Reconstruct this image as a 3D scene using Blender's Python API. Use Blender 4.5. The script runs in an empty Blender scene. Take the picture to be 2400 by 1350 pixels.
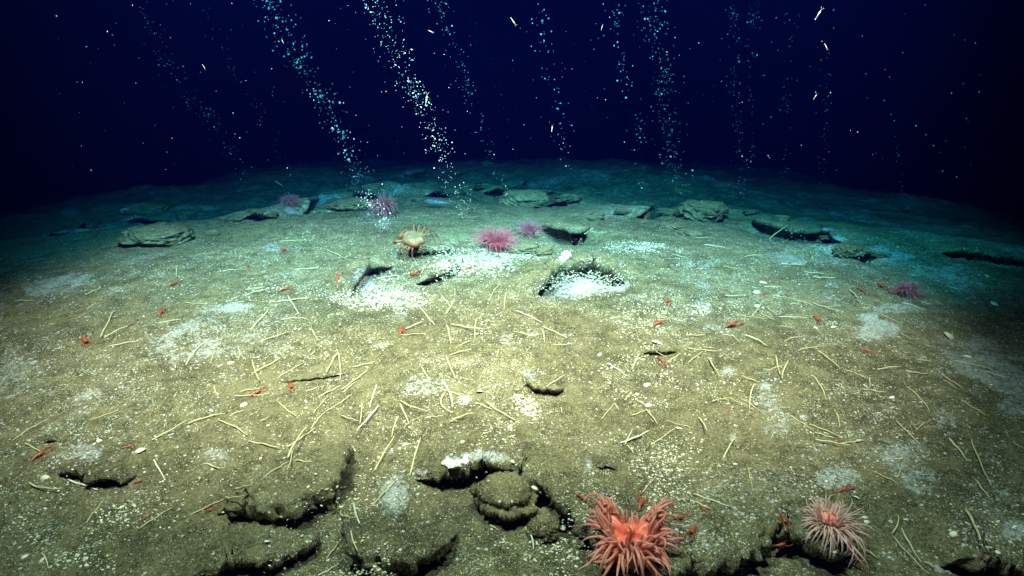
import bpy, math, random
import numpy as np
from mathutils import Vector
random.seed(7); RNG = np.random.default_rng(11)
R = math.radians
sc = bpy.context.scene
col = sc.collection

# ------------------------------------------------------------------ camera
FPX, CAMH, PITCH = 1430.0, 1.0, R(22.0)          # focal length in photo pixels, height above the mound, tilt down
cam_d = bpy.data.cameras.new("camera"); cam = bpy.data.objects.new("camera", cam_d); col.objects.link(cam)
cam.location = (0, 0, CAMH); cam.rotation_euler = (R(90) - PITCH, 0, 0)
cam_d.sensor_width = 36; cam_d.lens = 36 * FPX / 2400; cam_d.clip_start = 0.02; cam_d.clip_end = 200
sc.camera = cam

# ------------------------------------------------------------------ world: the lightless deep sea
w = bpy.data.worlds.new("World"); sc.world = w; w.use_nodes = True
bg = w.node_tree.nodes["Background"]; bg.inputs[0].default_value = (0.0, 0.004, 0.03, 1); bg.inputs[1].default_value = 0.01

# ------------------------------------------------------------------ the submersible's lamps and an added foreground fill (the only light down here)
def lamp(name, loc, aim, watts, angle, blend, size, colr=(1, 1, 1)):
    d = bpy.data.lights.new(name, 'SPOT'); o = bpy.data.objects.new(name, d); col.objects.link(o)
    d.energy = watts; d.spot_size = R(angle); d.spot_blend = blend; d.shadow_soft_size = size; d.color = colr
    o.location = loc; o.rotation_euler = (Vector(aim) - Vector(loc)).to_track_quat('-Z', 'Y').to_euler()
    return o
WARM, COOL, NEAR = (1.0, 0.64, 0.40), (0.09, 0.84, 0.84), (0.78, 0.72, 0.48)
lamp("boom_lamp", (-0.95, 1.15, 2.6), (-0.68, 2.45, 0.0), 2750, 61, 0.75, 0.05, WARM)
lamp("boom_lamp", (0.80, 1.15, 2.6), (0.30, 2.45, 0.0), 2600, 61, 0.75, 0.05, WARM)
lamp("flood_lamp", (-0.55, 0.85, 2.3), (-1.0, 4.8, 0.0), 2700, 73, 1.0, 0.05, COOL)
lamp("flood_lamp", (0.55, 0.85, 2.3), (1.05, 4.8, 0.0), 2800, 73, 1.0, 0.05, COOL)
lamp("near_fill", (-0.55, 0.90, 2.15), (-0.55, 1.25, 0.0), 480, 104, 1.0, 0.06, NEAR)  # extra fill pair, added to brighten the dim foreground
lamp("near_fill", (0.50, 0.90, 2.15), (0.45, 1.25, 0.0), 300, 100, 1.0, 0.06, NEAR)

# ------------------------------------------------------------------ exposure and sampling
sc.view_settings.view_transform = 'Standard'; sc.view_settings.look = 'None'
sc.view_settings.exposure = 0.0; sc.view_settings.gamma = 1.0
sc.render.engine = 'CYCLES'
cy = sc.cycles
cy.use_denoising = True; cy.max_bounces = 4; cy.diffuse_bounces = 2; cy.glossy_bounces = 2
cy.transmission_bounces = 3; cy.volume_bounces = 0; cy.transparent_max_bounces = 8
cy.use_adaptive_sampling = True; cy.adaptive_threshold = 0.01; cy.caustics_reflective = False; cy.caustics_refractive = False

# ------------------------------------------------------------------ helpers
def _h(ix, iy, seed):
    n = (ix.astype(np.int64) * 374761393 + iy.astype(np.int64) * 668265263 + seed * 1442695041) & 0xFFFFFFFF
    n = ((n ^ (n >> 13)) * 1274126177) & 0xFFFFFFFF
    n = n ^ (n >> 16)
    return (n & 0xFFFF) / 65535.0
def vnoise(x, y, seed=0):
    x = np.asarray(x, float); y = np.asarray(y, float)
    ix = np.floor(x); iy = np.floor(y); fx = x - ix; fy = y - iy
    ux = fx * fx * fx * (fx * (fx * 6 - 15) + 10); uy = fy * fy * fy * (fy * (fy * 6 - 15) + 10)
    a = _h(ix, iy, seed); b = _h(ix + 1, iy, seed); c = _h(ix, iy + 1, seed); d = _h(ix + 1, iy + 1, seed)
    return (a + (b - a) * ux + (c - a) * uy + (a - b - c + d) * ux * uy) * 2 - 1
def fbm(x, y, f, octv, seed=0, gain=0.5):
    s = 0; a = 1.0; t = 0
    for k in range(octv):
        ca, sa = math.cos(k * 1.1 + .3), math.sin(k * 1.1 + .3)
        s = s + a * vnoise((x * ca - y * sa) * f + 13.7 * k, (x * sa + y * ca) * f - 7.1 * k, seed + k * 17); t += a
        a *= gain; f *= 2.03
    return s / t
def sstep(a, b, x):
    t = np.clip((x - a) / (b - a), 0, 1); return t * t * (3 - 2 * t)

FW = np.array([0, math.cos(PITCH), -math.sin(PITCH)]); UP = np.array([0, math.sin(PITCH), math.cos(PITCH)])
def ray(px, py):
    px = np.atleast_1d(np.asarray(px, float)); py = np.atleast_1d(np.asarray(py, float))
    d = FW[None] + ((px - 1200) / FPX)[:, None] * np.array([1., 0, 0]) + ((675 - py) / FPX)[:, None] * UP
    return d / np.linalg.norm(d, axis=1)[:, None]
def project(x, y, z):
    v = np.stack([x, y, z - CAMH], -1); dep = v @ FW
    dep = np.where(dep < 0.05, 0.05, dep)
    return 1200 + FPX * v[..., 0] / dep, 675 - FPX * (v @ UP) / dep

def mound(x, y):
    yy = np.maximum(0, y - 2.0)
    z = -0.0118 * yy ** 2 - 0.024 * np.maximum(0, np.abs(x + 0.1) - 1.1) ** 2
    z = z + 0.035 * fbm(x, y, 0.55, 3, 3) * sstep(0.5, 3.0, y) + 0.012 * fbm(x, y, 2.3, 3, 9)
    crest = 3.75 - .30 * x * x * .35 + .25 * fbm(x, y, .9, 2, 77)
    z = z + .05 * np.exp(-((y - 3.0) / 1.1) ** 2) - .10 * sstep(crest, crest + 1.0, y)
    far = sstep(3.6, 5.2, y)
    z = z + far * (0.15 * np.maximum(fbm(x, y, 0.9, 4, 31), -0.3) + 0.07 * np.abs(fbm(x, y, 3.1, 3, 37)))
    return z
def hit(px, py, G=None, dz=0.0):
    d = ray(px, py); o = np.array([0, 0, CAMH]); n = len(d)
    def first(F, lo0, hi0, steps):
        """first crossing of height field F between lo0 and hi0 along each ray"""
        lo = lo0.copy(); hi = hi0.copy(); done = np.zeros(n, bool); prev = lo0.copy()
        for k in range(1, steps + 1):
            t = lo0 * (hi0 / lo0) ** (k / steps); p = o + d * t[:, None]
            b = (p[:, 2] < F(p[:, 0], p[:, 1]) + dz) & ~done
            lo[b] = prev[b]; hi[b] = t[b]; done |= b; prev = t
        lo = np.where(done, lo, hi0 * .999)
        for _ in range(10):
            m = (lo + hi) / 2; p = o + d * m[:, None]; b = p[:, 2] < F(p[:, 0], p[:, 1]) + dz
            hi = np.where(b, m, hi); lo = np.where(b, lo, m)
        return hi
    if G is None: return o + d * first(mound, np.full(n, .5), np.full(n, 40.), 160)[:, None]
    a = first(lambda x, y: mound(x, y) + .22, np.full(n, .4), np.full(n, 40.), 70)
    b = first(lambda x, y: mound(x, y) - .25, np.full(n, .4), np.full(n, 40.), 70)
    return o + d * first(G, a * .98, np.maximum(b, a * 1.001), 26)[:, None]
# ------------------------------------------------------------------ ledges in the carbonate crust
# photo-measured lip lines, high side to the left of travel: (points, lip height m, overhang m, fade of the raised side m, dip below m)
LEDGES = [
 ([(950,1112),(985,1114),(1040,1104),(1100,1091),(1150,1086),(1195,1100),(1240,1102),(1270,1125),(1305,1160),(1335,1192),(1375,1228),(1398,1262),(1412,1300),(1440,1338),(1520,1352),(1590,1326),(1640,1328),(1700,1303),(1740,1262),(1790,1240),(1840,1240),(1885,1270),(1925,1302),(1990,1300),(2040,1312)], .054, .042, .40, .026),
 ([(505,1190),(560,1208),(600,1199),(640,1217),(695,1205),(745,1170),(775,1130),(798,1090),(806,1062),(800,1035)], .056, .036, .34, .020),
 ([(430,1372),(480,1342),(560,1303),(620,1309),(670,1298),(708,1270),(728,1236),(735,1210)], .042, .032, .25, .014),
 ([(838,1195),(850,1245),(868,1290),(905,1322),(960,1331),(1010,1311),(1046,1270),(1052,1232)], .058, .038, .24, .016),
 ([(130,1106),(200,1110),(235,1125),(270,1131),(312,1126),(334,1102)], .032, .022, .18, .008),
 ([(1225,897),(1240,906),(1285,922),(1305,918),(1322,905)], .022, .014, .15, .010),
 ([(640,900),(700,893),(760,886),(830,880)], .008, .004, .12, .003),
 ([(1262,700),(1266,672),(1290,652),(1340,640),(1392,634),(1425,648),(1462,658),(1480,668)], .075, .045, .30, .050),
 ([(815,700),(830,672),(848,640),(860,628),(900,632),(935,624)], .050, .030, .25, .035),
 ([(965,668),(1000,660),(1040,646),(1070,632),(1090,628)], .045, .030, .25, .020),
 ([(1262,530),(1300,538),(1335,546),(1358,552),(1364,534)], .050, .050, .45, .090),
 ([(1380,510),(1400,512),(1420,508)], .04, .03, .2, .01),
 ([(1762,520),(1800,532),(1850,546),(1890,550),(1925,545),(1960,560),(1975,580)], .050, .045, .6, .050),
 ([(1490,512),(1500,492),(1520,484),(1545,490)], .05, .06, .5, .10),
 ([(1660,520),(1674,500),(1696,496),(1718,512)], .06, .07, .5, .14),
 ([(705,503),(725,494),(745,484),(756,478)], .04, .05, .5, .08),
 ([(775,497),(790,476),(820,466),(860,462),(905,466)], .09, .11, .6, .22),
 ([(2190,592),(2280,596),(2335,606),(2400,612),(2460,630)], .04, .04, .6, .04),
 ([(2190,1330),(2225,1312),(2270,1300),(2325,1312),(2400,1345),(2480,1390)], .06, .04, .35, .03),
 ([(1500,828),(1545,826),(1592,824)], .018, .012, .10, .004),
 ([(128,540),(150,548),(172,540),(180,520)], .03, .05, .4, .07),
 ([(330,578),(360,566),(420,546),(470,540)], .03, .03, .25, .02),
 ([(940,410),(975,408),(1000,406)], .05, .07, .6, .14),
 ([(1195,440),(1215,430),(1235,424)], .06, .07, .6, .16),
 ([(95,1040),(115,1030),(140,1028)], .012, .010, .08, .002),
 ([(940,598),(1060,590),(1090,594)], .035, .025, .15, .012),
 ([(560,514),(600,507),(645,512)], .04, .05, .4, .09),
 ([(1125,455),(1160,447),(1200,453)], .04, .06, .4, .10),
 ([(1245,486),(1290,478),(1335,484)], .04, .05, .4, .08),
 ([(1380,490),(1420,483),(1455,488)], .03, .05, .4, .08),
 ([(985,460),(1025,452),(1065,458)], .04, .06, .5, .10),
 ([(285,520),(335,512),(390,518)], .04, .05, .4, .08),
 ([(1985,604),(2020,594),(2062,604)], .03, .04, .4, .07),
 ([(1560,508),(1600,502),(1650,510)], .04, .05, .4, .09),
 ([(1390,1130),(1425,1122),(1450,1128)], .010, .008, .08, .006),
]
LW = []
for pts, h, o, W, dip in LEDGES:
    a = np.array(pts, float); P = hit(a[:, 0], a[:, 1])[:, :2]
    q = [P[0]]                                                   # smooth the line (Chaikin) so corners do not show
    for _ in range(2):
        q = [P[0]]
        for i in range(len(P) - 1):
            q += [P[i] * .75 + P[i + 1] * .25, P[i] * .25 + P[i + 1] * .75]
        q.append(P[-1]); P = np.array(q)
    L = np.concatenate([[0], np.cumsum(np.linalg.norm(np.diff(P, axis=0), axis=1))])
    LW.append((P, L, h, o, W, dip))

def ledge_field(x, y, L):
    """signed distance (positive on the raised side), unit vector to the low side and end taper for one ledge"""
    P, cum, h, o, W, dip = L
    best = np.full(x.shape, 1e9); sd = np.zeros(x.shape); nx = np.zeros(x.shape); ny = np.zeros(x.shape); at = np.zeros(x.shape)
    for i in range(len(P) - 1):
        ax, ay = P[i]; dx, dy = P[i + 1] - P[i]; l2 = dx * dx + dy * dy + 1e-12; ln = math.sqrt(l2)
        t = np.clip(((x - ax) * dx + (y - ay) * dy) / l2, 0, 1)
        ex = x - ax - t * dx; ey = y - ay - t * dy; d = np.hypot(ex, ey)
        side = (dx * (y - ay) - dy * (x - ax)) / ln
        m = d < best - 1e-9
        best = np.where(m, d, best); sd = np.where(m, np.where(side >= 0, d, -d), sd)
        nx = np.where(m, dy / ln, nx); ny = np.where(m, -dx / ln, ny); at = np.where(m, cum[i] + t * ln, at)
    T = cum[-1]; e = min(0.12, T * 0.28)
    tap = sstep(0, e, at) * sstep(0, e, T - at)
    # past the ends of the line the distance is radial: fade there as well
    ends = np.minimum(np.hypot(x - P[0][0], y - P[0][1]), np.hypot(x - P[-1][0], y - P[-1][1]))
    return sd, nx, ny, tap, at

def ledge_apply(x, y, z, vector):
    ox = np.zeros_like(x); oy = np.zeros_like(x)
    for k, L in enumerate(LW):
        P, cum, h, o, W, dip = L
        mrg = W * 1.6
        m = (x > P[:, 0].min() - mrg) & (x < P[:, 0].max() + mrg) & (y > P[:, 1].min() - mrg) & (y < P[:, 1].max() + mrg)
        if not m.any(): continue
        xs, ys = x[m], y[m]
        sd, nx, ny, tap, at = ledge_field(xs, ys, L)
        fk = float(np.clip((3.1 - P[:, 1].mean()) / 1.2, .0, 1))
        jag = .55 * o * fbm(xs, ys, 9 if fk > .1 else 5, 2, 50 + k) + fk * (min(.35 * o, .009) * fbm(xs, ys, 42, 3, 70 + k) + min(o, .022) * .55 * (np.abs(fbm(xs, ys, 21, 3, 60 + k)) * 2.2 - .5) + .0028 * fbm(xs, ys, 95, 2, 80 + k))
        s = sd + jag
        hh = h * tap
        back = np.exp(-(np.maximum(s, 0) / (W * .5)) ** 2)
        w = max(.022, o * 1.0)
        low = -dip * tap * np.exp(-(np.maximum(-s, 0) / (W * .28)) ** 2)
        high = hh * back
        if not vector:
            z[m] += np.where(s > -o * tap, high, low); continue
        q = np.clip(s / w, -1, 1)
        oo = o * tap * (1 + .35 * fk * fbm(xs, ys, 25, 2, 90 + k)); t = np.minimum(hh * .80, .034 + .2 * hh) * (1 + .3 * fk * fbm(xs, ys, 60, 2, 95 + k))
        Q = [-1, -.55, -.35, -.1, .1, .3, .6, 1]
        U = [w, -.7 * 1, -.9, .55, .95, 1.0, .6, -w]            # multiples of the overhang, except the two ends
        Uq = np.zeros_like(s); Zq = np.zeros_like(s)
        Zs = [low, low, high - t * 1.15, high - t, high - .6 * t, high - .12 * t, high, high]
        Us = [w + 0 * s, -.7 * oo, -.95 * oo, (.85 + .5 * fk * fbm(xs, ys, 70, 2, 85)) * oo, (.95 + .5 * fk * fbm(xs, ys, 80, 2, 86)) * oo, 1.0 * oo, .55 * oo, -w + 0 * s]
        Us = [Us[0]] + [np.where(tap > .02, u, -c * w) for u, c in zip(Us[1:-1], Q[1:-1])] + [Us[-1]]
        for i in range(7):
            mm = (q >= Q[i]) & (q <= Q[i + 1]); f = (q - Q[i]) / (Q[i + 1] - Q[i])
            Uq = np.where(mm, Us[i] + (Us[i + 1] - Us[i]) * f, Uq); Zq = np.where(mm, Zs[i] + (Zs[i + 1] - Zs[i]) * f, Zq)
        inside = np.abs(s) < w
        # ease the sideways shift in with the taper so the ends close up
        shift = np.where(inside, (Uq + s) * sstep(0, .25, tap), 0)
        zz = np.where(inside, Zq, np.where(s > 0, high, low))
        ox[m] += nx * shift; oy[m] += ny * shift; z[m] += zz
    return x + ox, y + oy, z

def detail(x, y):
    a = .0055 * fbm(x, y, 7, 3, 101) + .0042 * fbm(x, y, 22, 3, 113)
    b = fbm(x, y, 55, 3, 127); c = sstep(-.15, .5, fbm(x, y, 3.1, 3, 131))
    return a + (.0018 + .0048 * c) * b + .0016 * fbm(x, y, 115, 2, 139)
def G(x, y):
    x = np.atleast_1d(np.asarray(x, float)); y = np.atleast_1d(np.asarray(y, float))
    z = mound(x, y); ledge_apply(x, y, z, False); return z + detail(x, y)

# ------------------------------------------------------------------ materials
def node(nt, t, ins=None, **kw):
    n = nt.nodes.new(t)
    for k, v in kw.items(): setattr(n, k, v)
    for k, v in (ins or {}).items():
        if isinstance(v, bpy.types.NodeSocket): nt.links.new(v, n.inputs[k])
        else: n.inputs[k].default_value = v
    return n
def mat(name):
    m = bpy.data.materials.new(name); m.use_nodes = True
    return m, m.node_tree, m.node_tree.nodes["Principled BSDF"]
def mixc(nt, f, a, b, bt='MIX'):
    n = nt.nodes.new('ShaderNodeMix'); n.data_type = 'RGBA'; n.blend_type = bt
    for i, v in ((0, f), (6, a), (7, b)):
        if isinstance(v, bpy.types.NodeSocket): nt.links.new(v, n.inputs[i])
        else: n.inputs[i].default_value = v if i == 0 else (*v, 1)
    return n.outputs[2]
def mth(nt, op, a, b=0.0, clamp=False):
    n = nt.nodes.new('ShaderNodeMath'); n.operation = op; n.use_clamp = clamp
    for i, v in ((0, a), (1, b)):
        if isinstance(v, bpy.types.NodeSocket): nt.links.new(v, n.inputs[i])
        else: n.inputs[i].default_value = v
    return n.outputs[0]
def smap(nt, v, a, b, lo=0.0, hi=1.0):
    n = nt.nodes.new('ShaderNodeMapRange'); n.interpolation_type = 'SMOOTHSTEP'
    nt.links.new(v, n.inputs[0]); n.inputs[1].default_value = a; n.inputs[2].default_value = b; n.inputs[3].default_value = lo; n.inputs[4].default_value = hi
    return n.outputs[0]
def noise(nt, pos, s, d=3, r=.55): return node(nt, 'ShaderNodeTexNoise', {'Vector': pos, 'Scale': s, 'Detail': d, 'Roughness': r}).outputs[0]

def sediment(name, dark=(.056, .050, .028), tan=(.215, .186, .104), speck=1.0, attr=True):
    m, nt, b = mat(name)
    pos = node(nt, 'ShaderNodeNewGeometry').outputs['Position']
    n1 = noise(nt, pos, 2.2, 4); n2 = noise(nt, pos, 17, 5, .62); n3 = noise(nt, pos, 130, 4, .65); n4 = noise(nt, pos, 420, 2, .5)
    f = mth(nt, 'ADD', mth(nt, 'MULTIPLY', n1, .45), mth(nt, 'ADD', mth(nt, 'MULTIPLY', n2, .75), mth(nt, 'MULTIPLY', n3, .80)))
    c = mixc(nt, smap(nt, f, .80, 1.18), dark, tan)
    c = mixc(nt, smap(nt, n4, .55, .66, 0, .75), c, (.40, .37, .24))
    pit = smap(nt, noise(nt, pos, 95, 3, .6), .40, .30)
    c = mixc(nt, mth(nt, 'MULTIPLY', pit, .75), c, (.022, .019, .010))
    if attr:
        a = node(nt, 'ShaderNodeAttribute', attribute_name='cover'); sep = node(nt, 'ShaderNodeSeparateColor', {'Color': a.outputs['Color']})
        matw, shell, grey = sep.outputs[0], sep.outputs[1], sep.outputs[2]
    else:
        v = node(nt, 'ShaderNodeValue'); v.outputs[0].default_value = 0; matw = grey = v.outputs[0]
        v2 = node(nt, 'ShaderNodeValue'); v2.outputs[0].default_value = .25; shell = v2.outputs[0]
    c = mixc(nt, mth(nt, 'MULTIPLY', grey, smap(nt, n2, .3, .55)), c, (.050, .055, .052))
    # grains and shell grit: cells of a few millimetres, more of them where the attribute says so
    clump = smap(nt, noise(nt, pos, 14, 5, .75), .40, .66, .12, 1.9)
    for sc_, k, cc in ((170, .20, (.52, .49, .32)), (300, .30, (.58, .55, .40)), (110, .05, (.74, .74, .68))):
        vo = node(nt, 'ShaderNodeTexVoronoi', {'Vector': pos, 'Scale': float(sc_)})
        rr = node(nt, 'ShaderNodeSeparateColor', {'Color': vo.outputs['Color']}).outputs[0]
        thr = mth(nt, 'MULTIPLY', mth(nt, 'MULTIPLY', mth(nt, 'ADD', mth(nt, 'MULTIPLY', shell, 1.9), .10 * speck), k * speck), clump)
        on = mth(nt, 'LESS_THAN', rr, thr)
        dm = mth(nt, 'LESS_THAN', vo.outputs['Distance'], .36)
        c = mixc(nt, mth(nt, 'MULTIPLY', on, dm), c, cc)
    # bacterial mat: a thin bluish white film in filaments and spots
    mn = mth(nt, 'ADD', mth(nt, 'MULTIPLY', noise(nt, pos, 60, 6, .8), .95), mth(nt, 'MULTIPLY', noise(nt, pos, 15, 4, .65), .36))
    mm = smap(nt, mth(nt, 'ADD', mn, mth(nt, 'MULTIPLY', matw, .40)), .84, 1.10)
    mm = mth(nt, 'MULTIPLY', mth(nt, 'MULTIPLY', mm, smap(nt, matw, .02, .25)), smap(nt, noise(nt, pos, 170, 4, .75), .40, .58, .25, 1.15))
    c = mixc(nt, mth(nt, 'MULTIPLY', mm, .72), c, (.60, .64, .66))
    for sc_, k in ((95, .34), (190, .42)):      # the mat also grows as separate pale tufts
        vo = node(nt, 'ShaderNodeTexVoronoi', {'Vector': pos, 'Scale': float(sc_)}); rr = node(nt, 'ShaderNodeSeparateColor', {'Color': vo.outputs['Color']}).outputs[1]
        on = mth(nt, 'LESS_THAN', rr, mth(nt, 'MULTIPLY', mth(nt, 'MULTIPLY', matw, clump), k)); dm = smap(nt, vo.outputs['Distance'], .50, .20)
        c = mixc(nt, mth(nt, 'MULTIPLY', mth(nt, 'MULTIPLY', on, dm), .85), c, (.66, .71, .74))
    nt.links.new(c, b.inputs['Base Color']); b.inputs['Roughness'].default_value = .95; b.inputs['Specular IOR Level'].default_value = .12
    hgt = mth(nt, 'ADD', mth(nt, 'MULTIPLY', noise(nt, pos, 75, 5, .7), 1.0), mth(nt, 'MULTIPLY', n4, .35))
    bp = node(nt, 'ShaderNodeBump', {'Height': hgt, 'Strength': 1.0, 'Distance': .014}); nt.links.new(bp.outputs[0], b.inputs['Normal'])
    return m
M_SED = sediment('silt_covered_crust'); M_ROCK = sediment('silty_carbonate_rock', (.07, .056, .028), (.27, .22, .12), 1.0, False)

def simple(name, c1, c2, rough=.6, scale=60, sub=0.0, bump=.0, spec=.3, sheen=0.0):
    m, nt, b = mat(name)
    tc = node(nt, 'ShaderNodeTexCoord').outputs['Object']
    n = noise(nt, tc, scale, 4, .6)
    nt.links.new(mixc(nt, smap(nt, n, .35, .65), c1, c2), b.inputs['Base Color'])
    b.inputs['Roughness'].default_value = rough; b.inputs['Specular IOR Level'].default_value = spec
    if sub: b.inputs['Subsurface Weight'].default_value = sub; b.inputs['Subsurface Radius'].default_value = (.012, .006, .004)
    if bump:
        bp = node(nt, 'ShaderNodeBump', {'Height': n, 'Strength': .6, 'Distance': bump}); nt.links.new(bp.outputs[0], b.inputs['Normal'])
    return m

# ------------------------------------------------------------------ the seafloor: one sheet, finest near the camera
yr = np.concatenate([np.linspace(-2.5, .55, 26)[:-1], np.geomspace(.55, 11.5, 860), np.geomspace(11.5, 60, 40)[1:]])
tc = np.concatenate([np.linspace(-3.4, -1.12, 24)[:-1], np.linspace(-1.12, 1.12, 860), np.linspace(1.12, 3.4, 24)[1:]])
Y, T = np.meshgrid(yr, tc, indexing='ij')
X = T * (.90 * np.maximum(Y, 0) + .55)
x = X.ravel().copy(); y = Y.ravel().copy(); z = mound(x, y)
near = 1 - sstep(9, 14, y)
x2, y2, z2 = ledge_apply(x, y, z, True)
z2 = z2 + detail(x2 + .3 * z2, y2 + .5 * z2) * near
nr, nc = Y.shape
co = np.stack([x2, y2, z2], 1).astype(np.float32)
idx = np.arange(nr * nc).reshape(nr, nc)
quads = np.stack([idx[:-1, :-1], idx[:-1, 1:], idx[1:, 1:], idx[1:, :-1]], -1).reshape(-1, 4)
me = bpy.data.meshes.new('seafloor')
me.vertices.add(len(co)); me.vertices.foreach_set('co', co.ravel())
me.loops.add(quads.size); me.loops.foreach_set('vertex_index', quads.ravel().astype(np.int32))
me.polygons.add(len(quads)); me.polygons.foreach_set('loop_start', np.arange(0, quads.size, 4, dtype=np.int32))
me.polygons.foreach_set('use_smooth', np.ones(len(quads), bool))
me.update(calc_edges=True)

# where bacterial mat, shell grit and grey reduced mud lie: (photo x, y, half width, half height, amount)
MATS = [(210,1060,70,45,.75),(150,1075,50,28,.5),(510,1068,45,28,.6),(560,1010,40,20,.3),(40,850,70,40,.6),(110,800,60,35,.4),(400,830,70,50,.5),(340,930,55,45,.35),(270,890,60,30,.25),
 (250,680,70,35,.4),(370,720,60,40,.3),(20,930,40,20,.4),(70,1180,60,50,.4),(120,1230,50,30,.3),(925,1170,45,60,.85),(900,1150,50,30,.5),(950,1040,40,14,.8),(920,1060,30,14,.5),(850,1130,30,30,.35),
 (1060,1080,30,14,1.1),(1120,1070,55,14,1.3),(990,1105,25,10,.9),(1005,905,60,28,.55),(1090,935,22,26,.8),(1380,1090,14,34,.7),(1420,1110,40,10,.5),(1350,1030,36,12,.45),(1450,1030,16,16,.4),
 (1800,930,50,60,.6),(1830,990,70,40,.6),(1880,1060,60,45,.45),(1795,905,22,16,.9),(1705,870,22,14,.8),(1790,875,30,12,.5),(1720,1030,22,26,.6),(1885,975,22,18,.9),(1960,1120,60,30,.8),(1890,1140,60,24,.5),
 (2070,770,60,26,.9),(2040,745,26,16,.9),(2090,725,60,14,.7),(1950,665,40,14,.6),(1940,690,28,14,.5),(2200,800,40,16,.5),(2290,800,44,20,.75),(2230,850,60,40,.5),(2330,840,50,20,.6),(2210,980,40,30,.6),
 (2100,1060,90,50,.6),(2160,1130,50,36,.6),(2050,980,30,24,.4),(2380,950,50,30,.7),(2380,1240,40,30,.9),(2330,1220,50,40,.5),(2220,1330,30,16,.8),(2320,880,80,60,.35),(1710,665,24,14,.5),(1730,640,30,10,.4),
 (850,660,26,34,.8),(870,635,36,12,.6),(1360,665,90,24,.9),(1330,685,70,14,.7),(1440,670,40,14,.8),(1290,690,30,18,.6),(1130,770,40,40,.25),(940,740,40,30,.5),(500,870,60,40,.3),(640,850,60,40,.25),
 (1240,880,20,20,.5),(1190,790,26,14,.5),(1245,780,26,14,.6),(1620,810,40,20,.3),(1690,830,50,20,.3),(470,800,60,40,.25),(680,640,60,30,.35),(720,660,40,20,.35),(820,560,60,20,.25),(640,580,30,12,.6),
 (2180,540,120,30,.5),(2330,560,80,30,.4),(340,620,70,18,.3),(440,640,60,14,.3),(1960,560,20,8,1.0),(900,520,40,14,.5),(680,492,14,12,1.0),(1490,475,16,10,.7),(1300,425,60,14,.5),(160,495,24,14,.9),
 (1560,880,40,30,.3),(900,1000,60,30,.2),(700,1080,60,30,.2),(60,1280,60,40,.25),(1650,1010,40,30,.15),(1850,1120,60,40,.35),(1750,1110,50,30,.25)]
SHELL = [(1500,880,85,42,.85),(1270,945,60,42,.95),(1500,770,110,60,.75),(1540,700,90,40,.55),(900,700,110,26,1.3),(890,680,90,30,.9),(1110,615,95,34,1.5),(1170,595,60,24,1.2),(1490,578,75,13,1.5),(1370,665,90,26,1.2),
 (1560,590,60,10,.9),(1400,640,160,60,.45),(1200,700,200,70,.4),(1010,640,50,20,1.0),(620,665,50,18,.9),(700,640,110,40,.5),(890,800,30,16,1.1),(870,780,60,30,.5),(700,800,160,80,.35),(500,780,140,80,.35),
 (1640,725,30,13,1.3),(1700,730,70,30,.5),(1530,950,50,26,.5),(1560,1100,150,80,.35),(1330,1040,120,70,.4),(1200,1000,80,40,.4),(1200,1300,160,50,.7),(1290,1230,60,60,.6),(1100,1340,120,30,.6),(1750,1330,150,30,.5),
 (250,1180,120,60,.45),(100,1260,120,60,.5),(200,1320,120,30,.5),(1100,850,200,80,.25),(900,620,90,30,.6),(1000,580,120,20,.6),(1400,600,160,30,.5),(1620,620,120,30,.4),(740,560,140,26,.5),(560,600,120,26,.4),
 (880,520,50,22,.9),(1650,490,70,14,.8),(1900,590,80,20,.8),(1280,430,70,24,.7),(1790,560,90,20,.6),(820,1170,60,40,.3),(1900,1150,60,30,.4),(1700,900,60,40,.4),(1480,1290,30,60,.3),(860,1350,100,20,.5),(1560,790,60,60,.5),
 (1240,585,50,26,1.0),(1120,440,160,30,.35),(600,480,160,30,.3),(380,640,120,30,.3)]
GREY = [(1300,672,40,26,1.),(1400,650,70,12,.9),(850,660,30,30,.9),(890,640,60,14,.9),(1440,668,30,12,.6),(1420,1105,34,12,.4),(210,1050,50,30,.3),(925,1160,40,40,.25),(900,690,80,26,.4),(1060,1190,50,40,.15),(1110,1190,12,10,.8),(1120,600,50,14,.5),(890,500,60,26,.7)]
def cover(X_, Y_, Z_):
    PX, PY = project(X_, Y_, Z_); wob = fbm(X_, Y_, 5, 3, 301) * .5; wob2 = fbm(X_, Y_, 14, 3, 311) * .35
    out = []
    for L in (MATS, SHELL, GREY):
        v = np.zeros_like(PX)
        for (cx, cy, rx, ry, k) in L:
            d = np.sqrt(((PX - cx) / rx) ** 2 + ((PY - cy) / ry) ** 2) + wob + wob2
            v = np.maximum(v, (k * 1.15 if L is MATS else k) * (1 - sstep(.30, 1.45, d)))
        out.append(v)
    return out
cm, cs, cg = cover(x2.astype(float), y2.astype(float), z2.astype(float))
cs = np.maximum(cs, .10 + (.30 + .35 * np.exp(-((x2 / 1.3) ** 2 + ((y2 - 2.4) / 1.2) ** 2))) * sstep(-.15, .5, fbm(x2, y2, 1.7, 4, 401)))
lat = sstep(.25, 1.1, np.abs(x2 + .05)); cm = np.maximum(cm, .05 + .22 * lat * sstep(-.5, .3, fbm(x2, y2, 1.1, 3, 431))); cm = np.maximum(cm, (.34 + .62 * lat) * sstep(-.10, .50, fbm(x2, y2, 1.9, 4, 411)) * (.55 + .45 * sstep(-.2, .4, fbm(x2, y2, 9, 3, 421))))
at = me.color_attributes.new('cover', 'FLOAT_COLOR', 'POINT')
at.data.foreach_set('color', np.stack([cm, cs, cg, np.ones_like(cm)], 1).astype(np.float32).ravel())
me.materials.append(M_SED)
floor = bpy.data.objects.new('seafloor', me); col.objects.link(floor); floor['kind'] = 'structure'
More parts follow.
